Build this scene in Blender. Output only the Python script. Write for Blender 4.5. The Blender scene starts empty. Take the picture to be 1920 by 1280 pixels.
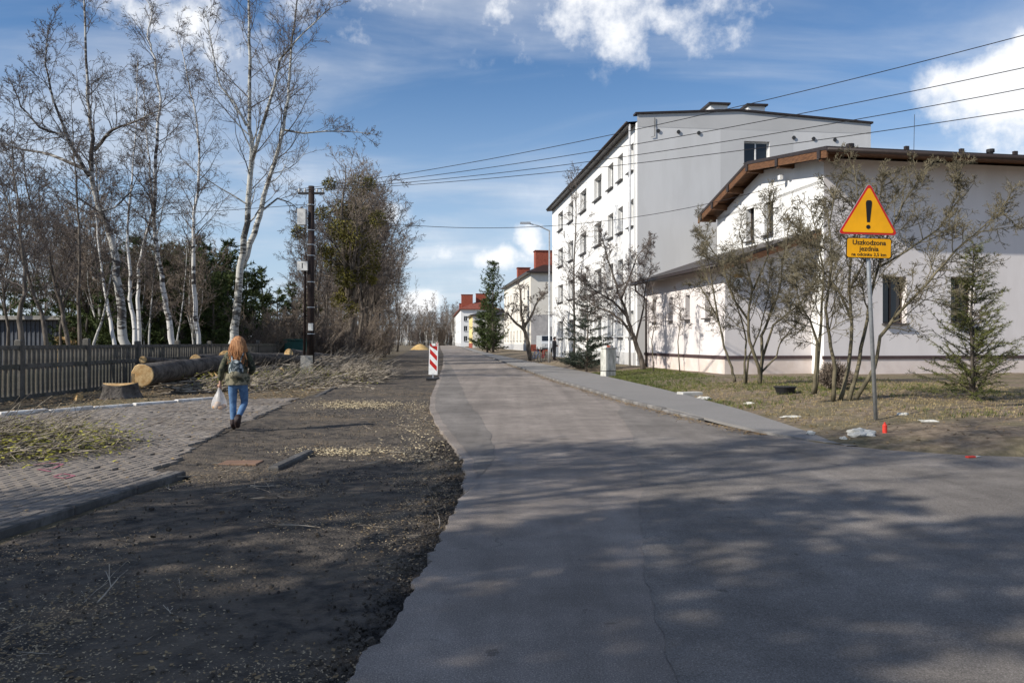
import bpy, bmesh, math, random
import numpy as np
from mathutils import Vector, Matrix
R = math.radians
SC = bpy.context.scene
COL = SC.collection
F = 1470.0; CH = 1.6            # focal length in photo pixels, eye height

# ---------------------------------------------------------------- camera
cam = bpy.data.cameras.new('camera'); camo = bpy.data.objects.new('camera', cam); COL.objects.link(camo)
camo.location = (0, 0, CH); camo.rotation_euler = (R(90), 0, 0)
cam.sensor_width = 36; cam.lens = 36 * F / 1920; cam.clip_end = 6000; cam.clip_start = 0.05
SC.camera = camo
# ---------------------------------------------------------------- light
SUN_EL = R(34); SUN_H = (-0.89, -0.456)      # horizontal direction towards the sun
SKY_STRENGTH = 0.112
sun = bpy.data.lights.new('sun', 'SUN'); sun.energy = 5.0; sun.angle = R(0.55); sun.color = (1.0, 0.94, 0.84)
suno = bpy.data.objects.new('sun', sun); COL.objects.link(suno)
sd = Vector((SUN_H[0] * math.cos(SUN_EL), SUN_H[1] * math.cos(SUN_EL), math.sin(SUN_EL)))
suno.rotation_euler = sd.to_track_quat('Z', 'Y').to_euler(); suno.location = (-30, -10, 30)
SC.view_settings.view_transform = 'Standard'; SC.view_settings.look = 'None'
SC.view_settings.gamma = 1.0; SC.view_settings.exposure = 0.16; SC.view_settings.use_curve_mapping = False

def N(nt, t, **kw):
    n = nt.nodes.new(t)
    for k, v in kw.items():
        setattr(n, k, v)
    return n
def build_world():
    w = bpy.data.worlds.new('World'); SC.world = w; w.use_nodes = True
    nt = w.node_tree; nt.nodes.clear(); L = nt.links.new
    out = N(nt, 'ShaderNodeOutputWorld'); bg = N(nt, 'ShaderNodeBackground'); L(bg.outputs[0], out.inputs[0])
    bg.inputs[1].default_value = SKY_STRENGTH
    sky = N(nt, 'ShaderNodeTexSky', sky_type='NISHITA'); sky.sun_disc = False
    sky.sun_elevation = SUN_EL; sky.sun_rotation = math.atan2(SUN_H[0], SUN_H[1])
    sky.air_density = 1.0; sky.dust_density = 0.1; sky.ozone_density = 1.6; sky.altitude = 200
    tc = N(nt, 'ShaderNodeTexCoord'); d = tc.outputs['Generated']
    def math_(op, a, b=None, clamp=False):
        m = N(nt, 'ShaderNodeMath', operation=op, use_clamp=clamp)
        for i, v in enumerate((a, b)):
            if v is None: continue
            if isinstance(v, (int, float)): m.inputs[i].default_value = v
            else: L(v, m.inputs[i])
        return m.outputs[0]
    def ramp(x, a, b):
        m = N(nt, 'ShaderNodeMapRange', interpolation_type='SMOOTHSTEP'); L(x, m.inputs[0])
        m.inputs[1].default_value = a; m.inputs[2].default_value = b
        return m.outputs[0]
    sep = N(nt, 'ShaderNodeSeparateXYZ'); L(d, sep.inputs[0])
    zz = math_('ADD', math_('MAXIMUM', sep.outputs[2], 0.0), 0.12)
    cx = math_('DIVIDE', sep.outputs[0], zz); cy = math_('DIVIDE', sep.outputs[1], zz)
    comb = N(nt, 'ShaderNodeCombineXYZ'); L(cx, comb.inputs[0]); L(cy, comb.inputs[1])
    # thin high veil over the whole sky
    mp = N(nt, 'ShaderNodeMapping'); L(comb.outputs[0], mp.inputs[0]); mp.inputs['Scale'].default_value = (0.55, 1.1, 1); mp.inputs['Location'].default_value = (3.1, 0.4, 0); mp.inputs['Rotation'].default_value = (0, 0, 0.5)
    n1 = N(nt, 'ShaderNodeTexNoise'); L(mp.outputs[0], n1.inputs[0]); n1.inputs['Scale'].default_value = 1.3; n1.inputs['Detail'].default_value = 7; n1.inputs['Roughness'].default_value = 0.55; n1.inputs['Distortion'].default_value = 0.5
    veil = math_('MULTIPLY', ramp(n1.outputs[0], 0.36, 0.74), 0.62)
    # cumulus: lumps of cloud at real directions in the sky, broken up by noise
    n2 = N(nt, 'ShaderNodeTexNoise'); L(d, n2.inputs[0]); n2.inputs['Scale'].default_value = 13; n2.inputs['Detail'].default_value = 9; n2.inputs['Roughness'].default_value = 0.6
    n3 = N(nt, 'ShaderNodeTexNoise'); L(d, n3.inputs[0]); n3.inputs['Scale'].default_value = 5; n3.inputs['Detail'].default_value = 4
    def lump(az, el, ra, re, soft):
        # az/el/radii in degrees
        dv = Vector((math.sin(R(az)) * math.cos(R(el)), math.cos(R(az)) * math.cos(R(el)), math.sin(R(el))))
        sub = N(nt, 'ShaderNodeVectorMath', operation='SUBTRACT'); L(d, sub.inputs[0]); sub.inputs[1].default_value = dv
        m = N(nt, 'ShaderNodeMapping', vector_type='POINT'); L(sub.outputs[0], m.inputs[0])
        m.inputs['Rotation'].default_value = (0, 0, R(az)); 
        m.inputs['Scale'].default_value = (1 / R(ra), 1 / R(ra), 1 / R(re))
        ln = N(nt, 'ShaderNodeVectorMath', operation='LENGTH'); L(m.outputs[0], ln.inputs[0])
        m2 = N(nt, 'ShaderNodeMapRange'); L(ln.outputs['Value'], m2.inputs[0]); m2.inputs[1].default_value = 1.25; m2.inputs[2].default_value = 0.0
        m2.inputs[3].default_value = 0; m2.inputs[4].default_value = soft
        return m2.outputs[0]
    lumps = [(7, 24.8, 13, 6.5, .92), (13, 22, 6, 3.4, .85), (-22, 21, 9, 8, .68), (-13, 24, 10, 5, .68), (34, 15, 6.5, 4.2, 1.5), (42, 14, 7, 5, 1.1),
             (-1.2, 6.2, 3.4, 1.4, 1.0), (1.2, 7.3, 1.6, 1.5, 1.0), (-6.5, 2.7, 2.2, 1.2, 1.0), (-4.6, 6.2, 3.6, 1.1, .75), (-3.3, 4.6, 1.8, .5, .5), (-9, 9.0, 2, 1.3, .6),
             (-75, 20, 12, 6, .7), (-120, 30, 14, 7, .7), (80, 25, 14, 6, .8), (130, 18, 12, 6, .8), (180, 30, 14, 7, .7), (-33, 9, 6, 3, .45)]
    tot = None
    for l in lumps:
        v = lump(*l); tot = v if tot is None else math_('MAXIMUM', tot, v)
    dens = math_('ADD', tot, math_('MULTIPLY', math_('SUBTRACT', n2.outputs[0], 0.5), 2.3))
    cum = math_('MULTIPLY', ramp(dens, 0.2, 0.95), ramp(tot, 0.0, 0.35))
    fac = math_('MAXIMUM', cum, veil)
    # clear air: the physical sky, a little bluer low down where its haze turns yellow
    hs = N(nt, 'ShaderNodeHueSaturation'); hs.inputs['Saturation'].default_value = 1.22; hs.inputs['Hue'].default_value = 0.505; L(sky.outputs[0], hs.inputs['Color'])
    low = math_('MULTIPLY', ramp(sep.outputs[2], 0.34, -0.02), 0.8)
    blue = N(nt, 'ShaderNodeMix', data_type='RGBA'); L(low, blue.inputs[0]); L(hs.outputs[0], blue.inputs[6]); blue.inputs[7].default_value = (3.9, 5.0, 6.7, 1)
    # cloud brightness: whiter at the thick sunlit heads, greyer at the thin undersides
    k = ramp(math_('ADD', math_('MULTIPLY', dens, 0.6), math_('MULTIPLY', n3.outputs[0], 0.5)), 0.25, 0.75)
    cc = N(nt, 'ShaderNodeMix', data_type='RGBA'); L(k, cc.inputs[0])
    cc.inputs[6].default_value = (6.0, 6.4, 7.0, 1); cc.inputs[7].default_value = (8.6, 8.7, 8.9, 1)
    mx = N(nt, 'ShaderNodeMix', data_type='RGBA'); L(fac, mx.inputs[0]); L(blue.outputs[2], mx.inputs[6]); L(cc.outputs[2], mx.inputs[7])
    L(mx.outputs[2], bg.inputs[0])
build_world()

# ---------------------------------------------------------------- helpers
def G(u, v, z=0.0):
    """photo pixel -> point on a level at height z"""
    Y = F * (CH - z) / (v - 640.0); return Vector(((u - 960) * Y / F, Y, z))
def at(u, v, Y):
    return Vector(((u - 960) * Y / F, Y, CH + (640 - v) * Y / F))
def lerp_tab(tab):
    xs = [a for a, b in tab]; ys = [b for a, b in tab]
    return lambda t: float(np.interp(t, xs, ys))
def tag(o, label=None, cat=None, group=None, kind=None):
    if label: o['label'] = label
    if cat: o['category'] = cat
    if group: o['group'] = group
    if kind: o['kind'] = kind
    return o
def empty(name, loc=(0, 0, 0), rz=0.0):
    o = bpy.data.objects.new(name, None); COL.objects.link(o); o.location = loc; o.rotation_euler = (0, 0, rz); o.empty_display_size = 0.1
    return o
def copy_tree(o, parent=None):
    c = o.copy(); COL.objects.link(c); c.parent = parent
    for ch in o.children: copy_tree(ch, c)
    return c
class MB:
    def __init__(s): s.v = []; s.f = []; s.n = 0; s.pend = {}
    def add(s, vs, fs):
        o = s.n; s.v.extend([tuple(p) for p in vs]); s.f.extend([tuple(i + o for i in f) for f in fs]); s.n += len(vs); return s
    def box(s, c, size, rz=0.0, M=None):
        x, y, z = size[0] / 2, size[1] / 2, size[2] / 2
        vs = [Vector((a * x, b * y, d * z)) for d in (-1, 1) for a, b in ((-1, -1), (1, -1), (1, 1), (-1, 1))]
        if M is not None: vs = [M @ p for p in vs]
        elif rz: m = Matrix.Rotation(rz, 3, 'Z'); vs = [m @ p for p in vs]
        c = Vector(c)
        return s.add([p + c for p in vs], [(3, 2, 1, 0), (4, 5, 6, 7), (0, 1, 5, 4), (1, 2, 6, 5), (2, 3, 7, 6), (3, 0, 4, 7)])
    def cbox(s, c, size, ch, rz=0.0):
        """block with its upper edges chamfered; c is the centre of its base"""
        x, y, z = size[0] / 2, size[1] / 2, size[2]; q = ((-1, -1), (1, -1), (1, 1), (-1, 1))
        vs = [Vector((a * x, b * y, 0)) for a, b in q] + [Vector((a * x, b * y, z - ch)) for a, b in q] + [Vector((a * (x - ch), b * (y - ch), z)) for a, b in q]
        m = Matrix.Rotation(rz, 3, 'Z'); c = Vector(c); fs = [(8, 9, 10, 11), (3, 2, 1, 0)]
        for k in (0, 4):
            for i in range(4): j = (i + 1) % 4; fs.append((k + i, k + j, k + 4 + j, k + 4 + i))
        return s.add([m @ p + c for p in vs], fs)
    def twig(s, pts, r0, r1, n=3):
        """a tapering uncapped tube, kept back and made with many others at once"""
        s.pend.setdefault((len(pts), n), []).append(([c for p in pts for c in p], r0, r1)); return s
    def flush(s):
        for (k, n), lst in s.pend.items():
            P = np.array([a for a, b, c in lst]).reshape(-1, k, 3); r0 = np.array([b for a, b, c in lst]); r1 = np.array([c for a, b, c in lst]); m = len(lst)
            d = P[:, -1] - P[:, 0]; d /= np.linalg.norm(d, axis=1)[:, None] + 1e-9
            ref = np.where(np.abs(d[:, 1:2]) < .9, np.array([[.31, .95, .05]]), np.array([[1., 0, 0]])); a = np.cross(d, ref); a /= np.linalg.norm(a, axis=1)[:, None] + 1e-9; b = np.cross(d, a)
            th = np.arange(n) * 2 * math.pi / n; ring = np.cos(th)[None, :, None] * a[:, None] + np.sin(th)[None, :, None] * b[:, None]
            t = np.linspace(0, 1, k); r = r0[:, None] * (1 - t) + r1[:, None] * t; o = s.n
            if k == 2:      # last twigs: slim spikes
                V = np.concatenate([P[:, :1] + r[:, :1, None] * ring, P[:, 1:]], axis=1); vn = n + 1
                T = np.array([(j, (j + 1) % n, n) for j in range(n)])
            else:
                V = (P[:, :, None] + r[:, :, None, None] * ring[:, None]).reshape(m, k * n, 3); vn = k * n
                T = np.array([(i * n + j, i * n + (j + 1) % n, (i + 1) * n + (j + 1) % n, (i + 1) * n + j) for i in range(k - 1) for j in range(n)])
            Fc = (T[None] + (o + np.arange(m) * vn)[:, None, None]).reshape(-1, T.shape[1])
            s.v.extend(V.reshape(-1, 3).tolist()); s.f.extend(Fc.tolist()); s.n += m * vn
        s.pend = {}
    def tube(s, pts, rad, n=6, cap=True, par=None):
        P = np.array([tuple(p) for p in pts], float); k = len(P)
        r = np.full(k, rad) if np.isscalar(rad) else np.array(rad, float)
        d = P[-1] - P[0]; ln = np.linalg.norm(d)
        d = d / ln if ln > 1e-9 else np.array((0, 0, 1.0))
        a = np.cross(d, (0.31, 0.95, 0.05) if abs(d[1]) < 0.9 else (1, 0, 0)); a /= np.linalg.norm(a); b = np.cross(d, a)
        th = np.arange(n) * 2 * math.pi / n
        ring = np.cos(th)[:, None] * a + np.sin(th)[:, None] * b
        V = (P[:, None, :] + r[:, None, None] * ring[None]).reshape(-1, 3)
        o = s.n; s.v.extend(map(tuple, V.tolist())); s.n += len(V)
        for i in range(k - 1):
            for j in range(n):
                j2 = (j + 1) % n
                s.f.append((o + i * n + j, o + i * n + j2, o + (i + 1) * n + j2, o + (i + 1) * n + j))
        if cap and n > 2:
            s.f.append(tuple(o + j for j in range(n - 1, -1, -1))); s.f.append(tuple(o + (k - 1) * n + j for j in range(n)))
        return s
    def prism(s, poly, z0, z1):
        n = len(poly); vs = [(p[0], p[1], z0) for p in poly] + [(p[0], p[1], z1) for p in poly]
        return s.add(vs, [tuple(range(n - 1, -1, -1)), tuple(range(n, 2 * n))] + [(i, (i + 1) % n, n + (i + 1) % n, n + i) for i in range(n)])
    def extrude(s, pts, vec):
        """planar 3D outline pts pushed along vec"""
        n = len(pts); vec = Vector(vec); vs = [Vector(p) for p in pts] + [Vector(p) + vec for p in pts]
        return s.add(vs, [tuple(range(n - 1, -1, -1)), tuple(range(n, 2 * n))] + [(i, (i + 1) % n, n + (i + 1) % n, n + i) for i in range(n)])
    def build(s, name, mat, parent=None, smooth=False, recalc=False):
        s.flush(); me = bpy.data.meshes.new(name); me.from_pydata(s.v, [], s.f); me.update()
        if recalc:
            bm = bmesh.new(); bm.from_mesh(me); bmesh.ops.recalc_face_normals(bm, faces=bm.faces); bm.to_mesh(me); bm.free()
        if smooth: me.polygons.foreach_set('use_smooth', [True] * len(me.polygons))
        me.materials.append(mat); o = bpy.data.objects.new(name, me); COL.objects.link(o); o.parent = parent
        return o

# ---------------------------------------------------------------- materials
def pm(name, c1, c2, scale=2.0, rough=0.8, bump=0.0, bscale=None, detail=6, lo=0.35, hi=0.65, stretch=None, c3=None, s3=0.3, amt3=0.5, spec=0.3, metal=0.0, bdist=0.02):
    m = bpy.data.materials.new(name); m.use_nodes = True; nt = m.node_tree; L = nt.links.new
    b = nt.nodes['Principled BSDF']; b.inputs['Roughness'].default_value = rough; b.inputs['Specular IOR Level'].default_value = spec; b.inputs['Metallic'].default_value = metal
    tc = N(nt, 'ShaderNodeTexCoord'); vec = tc.outputs['Object']
    if stretch:
        mp = N(nt, 'ShaderNodeMapping'); L(vec, mp.inputs[0]); mp.inputs['Scale'].default_value = stretch; vec = mp.outputs[0]
    def noise(sc, det=detail):
        n = N(nt, 'ShaderNodeTexNoise'); L(vec, n.inputs[0]); n.inputs['Scale'].default_value = sc; n.inputs['Detail'].default_value = det; n.inputs['Roughness'].default_value = 0.62; return n.outputs[0]
    def rng(x, a, c):
        r = N(nt, 'ShaderNodeMapRange', interpolation_type='SMOOTHSTEP'); L(x, r.inputs[0]); r.inputs[1].default_value = a; r.inputs[2].default_value = c; return r.outputs[0]
    mx = N(nt, 'ShaderNodeMix', data_type='RGBA'); L(rng(noise(scale), lo, hi), mx.inputs[0]); mx.inputs[6].default_value = (*c1, 1); mx.inputs[7].default_value = (*c2, 1)
    colr = mx.outputs[2]
    if c3:
        m3 = N(nt, 'ShaderNodeMix', data_type='RGBA'); mu = N(nt, 'ShaderNodeMath', operation='MULTIPLY'); L(rng(noise(s3, 5), 0.45, 0.62), mu.inputs[0]); mu.inputs[1].default_value = amt3
        L(mu.outputs[0], m3.inputs[0]); L(colr, m3.inputs[6]); m3.inputs[7].default_value = (*c3, 1); colr = m3.outputs[2]
    L(colr, b.inputs['Base Color'])
    if bump:
        bp = N(nt, 'ShaderNodeBump'); bp.inputs['Strength'].default_value = bump; bp.inputs['Distance'].default_value = bdist; L(noise(bscale or scale * 3, 4), bp.inputs['Height']); L(bp.outputs[0], b.inputs['Normal'])
    return m
def flat(name, c, rough=0.6, **kw):
    k = 0.86; return pm(name, tuple(x * k for x in c), tuple(min(1, x * 1.08) for x in c), scale=kw.pop('scale', 6), rough=rough, **kw)
M = {}
def asphalt(name, c, seam, warm):
    """worn asphalt: stone speckle, patchy tone, wheel streaks along the road, sparse cracks and tar stains"""
    m = bpy.data.materials.new(name); m.use_nodes = True; nt = m.node_tree; L = nt.links.new; b = nt.nodes['Principled BSDF']; b.inputs['Roughness'].default_value = .88; b.inputs['Specular IOR Level'].default_value = .25
    tc = N(nt, 'ShaderNodeTexCoord'); O_ = tc.outputs['Object']
    def noise(sc, det=4, st=None, rot=0, ro=.6):
        v = O_
        if st: mp = N(nt, 'ShaderNodeMapping'); L(v, mp.inputs[0]); mp.inputs['Scale'].default_value = st; mp.inputs['Rotation'].default_value = (0, 0, rot); v = mp.outputs[0]
        n = N(nt, 'ShaderNodeTexNoise'); L(v, n.inputs[0]); n.inputs['Scale'].default_value = sc; n.inputs['Detail'].default_value = det; n.inputs['Roughness'].default_value = ro; return n.outputs[0]
    def rg(x, a, c_, lo, hi):
        r = N(nt, 'ShaderNodeMapRange', interpolation_type='SMOOTHSTEP'); L(x, r.inputs[0]); r.inputs[1].default_value = a; r.inputs[2].default_value = c_; r.inputs[3].default_value = lo; r.inputs[4].default_value = hi; return r.outputs[0]
    def mul(a, c_): q = N(nt, 'ShaderNodeMath', operation='MULTIPLY'); L(a, q.inputs[0]); L(c_, q.inputs[1]); return q.outputs[0]
    vo = N(nt, 'ShaderNodeTexVoronoi'); L(O_, vo.inputs[0]); vo.inputs['Scale'].default_value = 95
    f = rg(noise(120, 3, ro=.75), .25, .75, .55, 1.45); f = mul(f, rg(vo.outputs['Distance'], .05, .45, 1.45, .85))
    f = mul(f, rg(noise(.45, 6), .3, .7, .78, 1.18)); f = mul(f, rg(noise(2.6, 6), .3, .7, .86, 1.12)); f = mul(f, rg(noise(1.0, 4, (1.6, .07, 1), -.086), .3, .7, .84, 1.12))
    wv = N(nt, 'ShaderNodeVectorMath', operation='ADD'); L(O_, wv.inputs[0]); nn = N(nt, 'ShaderNodeTexNoise'); L(O_, nn.inputs[0]); nn.inputs['Scale'].default_value = 1.4; nn.inputs['Detail'].default_value = 5
    sc_ = N(nt, 'ShaderNodeVectorMath', operation='SCALE'); L(nn.outputs['Color'], sc_.inputs[0]); sc_.inputs['Scale'].default_value = .9; L(sc_.outputs[0], wv.inputs[1])
    cr = N(nt, 'ShaderNodeTexVoronoi', feature='DISTANCE_TO_EDGE'); L(wv.outputs[0], cr.inputs[0]); cr.inputs['Scale'].default_value = .33
    crack = rg(cr.outputs['Distance'], .001, .005, 0, 1); msk = rg(noise(.35, 3), .36, .46, 0, 1)
    mx1 = N(nt, 'ShaderNodeMath', operation='MAXIMUM'); L(crack, mx1.inputs[0]); L(msk, mx1.inputs[1]); f = mul(f, rg(mx1.outputs[0], 0, 1, .66, 1))
    f = mul(f, rg(noise(5, 3), .27, .33, .62, 1))
    vm = N(nt, 'ShaderNodeVectorMath', operation='SCALE'); vm.inputs[0].default_value = c; L(f, vm.inputs['Scale']); L(vm.outputs[0], b.inputs['Base Color'])
    bp = N(nt, 'ShaderNodeBump'); bp.inputs['Strength'].default_value = .8; bp.inputs['Distance'].default_value = .006; L(noise(130, 3, ro=.75), bp.inputs['Height']); L(bp.outputs[0], b.inputs['Normal']); return m
M['asphalt'] = asphalt('asphalt_worn', (.262, .226, .198), 0, 0)
M['asphalt_new'] = asphalt('asphalt_strip', (.20, .18, .162), 0, 0)
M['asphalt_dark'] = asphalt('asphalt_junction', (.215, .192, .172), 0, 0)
M['walk'] = pm('sidewalk_asphalt', (.19, .18, .17), (.265, .25, .238), 60, .9, .4, 120, c3=(.2, .19, .18), s3=.7, amt3=.5, bdist=.006)
M['dirt'] = pm('dug_up_road_base', (.038, .034, .031), (.13, .107, .085), 5, .95, 1.0, 26, detail=12, lo=.34, hi=.66, c3=(.17, .135, .098), s3=.7, amt3=.5, bdist=.05)
M['verge'] = pm('leaf_litter_soil', (.075, .057, .038), (.2, .155, .10), 7, .95, .9, 25, detail=10, c3=(.11, .105, .05), s3=.4, amt3=.4, bdist=.04)
M['lawn'] = pm('thin_winter_lawn', (.13, .098, .068), (.25, .195, .14), 6, .95, .9, 28, detail=10, c3=(.11, .108, .042), s3=.45, amt3=.45, bdist=.03)
M['ground'] = pm('far_ground', (.09, .08, .05), (.16, .14, .09), .2, .95)
M['paver'] = pm('concrete_paver', (.165, .143, .122), (.27, .236, .205), 3.5, .9, .4, 90, c3=(.13, .105, .082), s3=.6, amt3=.6, bdist=.005)
M['joint'] = pm('sand_joint', (.045, .038, .03), (.10, .082, .065), 14, .95, .6, 60)
M['kerb'] = pm('concrete_kerb', (.13, .122, .115), (.24, .226, .212), 5, .9, .5, 70, c3=(.13, .12, .11), s3=1.2, amt3=.6, bdist=.006)
M['kerb_dark'] = pm('shade_toned_kerb', (.075, .07, .066), (.15, .142, .135), 9, .92, .6, 70, c3=(.05, .046, .042), s3=1.5, amt3=.6, bdist=.006)  # kerb concrete coloured darker all over, standing in for shade on its road face
M['kerb_white'] = pm('whitewashed_kerb', (.62, .61, .58), (.8, .79, .77), 8, .85, .4, 60, c3=(.35, .31, .27), s3=2.5, amt3=.6, bdist=.006)
M['concrete'] = pm('grey_concrete', (.24, .23, .21), (.38, .365, .34), 5, .9, .4, 60, c3=(.17, .16, .13), s3=1.4, amt3=.5)
M['fence'] = pm('weathered_concrete_fence', (.085, .08, .072), (.15, .14, .125), 5, .92, .5, 60, c3=(.06, .065, .045), s3=1.0, amt3=.5)
M['chip'] = pm('wood_chips', (.30, .22, .13), (.52, .41, .26), 9, .9)
M['sawdust'] = pm('fresh_sawdust', (.46, .36, .21), (.68, .57, .37), 9, .95)
M['leafdry'] = pm('dry_leaves', (.17, .11, .055), (.33, .24, .13), 5, .9)
M['leafgreen'] = pm('mistletoe_leaves', (.15, .15, .02), (.36, .33, .05), 6, .75)
M['twig'] = pm('cut_twigs', (.07, .057, .045), (.40, .345, .275), 4, .9, lo=.4, hi=.62)
M['bark_log'] = pm('poplar_log_bark', (.035, .031, .028), (.115, .10, .09), 7, .95, 1.0, 16, stretch=(1, 1, 1), c3=(.2, .18, .16), s3=1.5, amt3=.4, bdist=.05)
M['cut'] = pm('fresh_cut_wood', (.50, .30, .12), (.72, .52, .27), 6, .85, .3, 40)
def ring_wood():
    m = M['cut']; nt = m.node_tree; L = nt.links.new; b = nt.nodes['Principled BSDF']; old = b.inputs['Base Color'].links[0].from_socket
    w = N(nt, 'ShaderNodeTexWave', wave_type='RINGS', rings_direction='SPHERICAL'); tc = N(nt, 'ShaderNodeTexCoord'); L(tc.outputs['Object'], w.inputs[0]); w.inputs['Scale'].default_value = 9; w.inputs['Distortion'].default_value = 2.2; w.inputs['Detail'].default_value = 3; w.inputs['Detail Scale'].default_value = 2
    mx = N(nt, 'ShaderNodeMix', data_type='RGBA', blend_type='MULTIPLY'); r = N(nt, 'ShaderNodeMapRange'); L(w.outputs['Fac'], r.inputs[0]); r.inputs[3].default_value = .62; r.inputs[4].default_value = 1.0
    mx.inputs[0].default_value = 1; L(old, mx.inputs[6]); L(r.outputs[0], mx.inputs[7]); L(mx.outputs[2], b.inputs['Base Color'])
ring_wood()
M['twigs_dark'] = pm('bare_twigs', (.085, .068, .060), (.17, .142, .125), 2, .9)
M['twigs_brown'] = pm('brown_thicket_twigs', (.14, .11, .085), (.27, .22, .175), 2, .9)
M['twigs_olive'] = pm('olive_shrub_bark', (.078, .067, .042), (.175, .15, .098), 3, .9)
M['bark_brown'] = pm('grey_brown_bark', (.07, .058, .047), (.17, .145, .12), 6, .95, .6, 20, stretch=(1, 1, .3))
M['needle'] = pm('pine_needles', (.03, .048, .014), (.08, .105, .028), 1.2, .8)
M['needle_light'] = pm('spruce_needles', (.06, .072, .018), (.15, .155, .042), 2.5, .8)
M['needle_blue'] = pm('dark_fir_needles', (.02, .032, .022), (.05, .068, .045), 2.5, .8)
M['ivy'] = pm('ivy_mistletoe', (.065, .064, .012), (.18, .155, .03), 1.5, .8)
M['grass'] = pm('grass_blades', (.06, .085, .018), (.15, .16, .045), 1.5, .85)
M['grass_dry'] = pm('dry_grass', (.25, .19, .09), (.42, .33, .18), 2, .9)
M['white_wall'] = pm('white_render', (.775, .77, .755), (.815, .81, .795), 1.2, .9, .12, 120, stretch=(1, 1, .2), c3=(.70, .69, .67), s3=.9, amt3=.45, bdist=.004)
M['grey_wall'] = pm('light_grey_render', (.61, .605, .60), (.645, .64, .635), .6, .9, .1, 120, stretch=(1, 1, .22), c3=(.575, .568, .558), s3=.9, amt3=.5, bdist=.004)
M['grey_wall2'] = pm('mid_grey_render', (.525, .52, .515), (.56, .555, .55), .5, .9, .1, 120, bdist=.004)
M['grey_wall3'] = pm('grey_parapet_render', (.47, .465, .46), (.51, .505, .5), .5, .9)
M['pink_wall'] = pm('pale_pink_white_render', (.71, .665, .65), (.755, .71, .695), .8, .9, .12, 120, stretch=(1, 1, .25), c3=(.64, .595, .575), s3=.7, amt3=.5, bdist=.004)
M['pink_plinth'] = pm('pinkish_plinth', (.66, .57, .53), (.74, .65, .60), 1.5, .9, c3=(.6, .5, .42), s3=1.0, amt3=.5)
M['band'] = flat('brown_band', (.075, .048, .048), .6)
M['roof_dark'] = flat('dark_brown_roof_metal', (.035, .026, .024), .45)
M['wood'] = pm('stained_timber', (.085, .04, .02), (.165, .078, .036), 4, .7, stretch=(1, 1, 6))
M['glass'] = pm('window_glass', (.012, .015, .02), (.02, .025, .032), .5, .06, spec=.5)
M['frame_white'] = flat('white_window_frame', (.75, .75, .74), .4)
M['frame_brown'] = flat('brown_window_frame', (.06, .04, .032), .5)
M['sill'] = flat('dark_sill', (.07, .065, .065), .5)
M['metal'] = pm('galvanised_steel', (.36, .38, .40), (.48, .50, .52), 8, .45, metal=.6)
M['metal_dark'] = flat('dark_metal', (.04, .04, .042), .5)
M['zinc'] = flat('pale_downpipe', (.5, .5, .51), .45)
M['brick_red'] = pm('red_brick', (.22, .055, .035), (.33, .09, .055), 5, .9)
M['roof_red'] = pm('red_tiles', (.15, .045, .033), (.24, .075, .05), 3, .85)
M['cream'] = pm('cream_render', (.70, .66, .58), (.75, .71, .64), 1, .9)
M['yellow_wall'] = pm('yellow_render', (.72, .56, .23), (.78, .62, .30), 1, .9)
M['grey_block'] = pm('grey_insulation', (.36, .345, .34), (.47, .45, .44), 1.5, .9)
M['creosote'] = pm('creosoted_pole', (.022, .015, .013), (.055, .036, .03), 5, .8, .4, 30, stretch=(1, 1, .2))
M['box_white'] = flat('white_box', (.62, .62, .6), .5)
M['black'] = flat('black_rubber', (.018, .018, .02), .6)
M['sign_yellow'] = flat('sign_yellow', (.80, .37, .004), .45, scale=1)
M['sign_red'] = flat('sign_red', (.50, .02, .015), .45, scale=1)
M['sign_black'] = flat('sign_black', (.012, .012, .012), .5)
M['sign_white'] = flat('sign_white', (.78, .78, .77), .5)
M['denim'] = pm('blue_denim', (.07, .14, .27), (.12, .22, .38), 14, .85, .3, 90)
M['camo'] = pm('camouflage_cloth', (.022, .026, .018), (.11, .105, .07), 11, .9, .3, 40, detail=2, lo=.45, hi=.55, c3=(.05, .06, .035), s3=8, amt3=.8)
M['camo_light'] = pm('pale_camouflage_cloth', (.06, .06, .04), (.24, .215, .15), 12, .9, .3, 40, detail=2, lo=.45, hi=.55)
M['hair'] = pm('auburn_hair', (.24, .095, .035), (.56, .28, .12), 9, .5, .5, 40, stretch=(6, 6, .5))
M['skin'] = flat('skin', (.55, .34, .25), .6)
M['boot'] = flat('dark_boots', (.03, .018, .018), .6)
M['pack'] = pm('grey_blue_backpack', (.03, .045, .055), (.38, .42, .43), 14, .8, detail=2, lo=.45, hi=.6)
M['plastic'] = pm('thin_white_plastic', (.66, .64, .62), (.8, .79, .78), 8, .4, .6, 16, bdist=.02)
M['bun'] = pm('bread_rolls', (.45, .24, .09), (.6, .36, .16), 9, .8)
M['rubble'] = pm('pale_rubble', (.5, .48, .43), (.68, .66, .6), 7, .9, .4, 40)
M['slab'] = pm('pale_concrete_slab', (.4, .39, .36), (.5, .49, .46), 6, .9, .4, 60)
M['pink_paint'] = flat('pink_marking_paint', (.36, .12, .16), .8, scale=20)
M['red_paint'] = flat('red_plastic', (.75, .06, .04), .5)
M['rust'] = flat('rusty_cover', (.2, .12, .08), .85)
M['sand'] = pm('heaped_sand', (.42, .27, .10), (.55, .38, .17), 2, .95, .5, 10)
M['shed'] = pm('blue_grey_sheet', (.07, .078, .095), (.10, .11, .13), 2, .7)
M['cabinet'] = pm('weathered_white_cabinet', (.34, .34, .30), (.62, .61, .56), 5, .8, .3, 30, stretch=(1.5, 1.5, .5))
M['dark_cloth'] = flat('dark_clothes', (.02, .02, .025), .85)
M['green_box'] = flat('green_container', (.03, .10, .085), .6)
M['car_paint'] = flat('pale_car_paint', (.5, .52, .53), .3)
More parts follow.
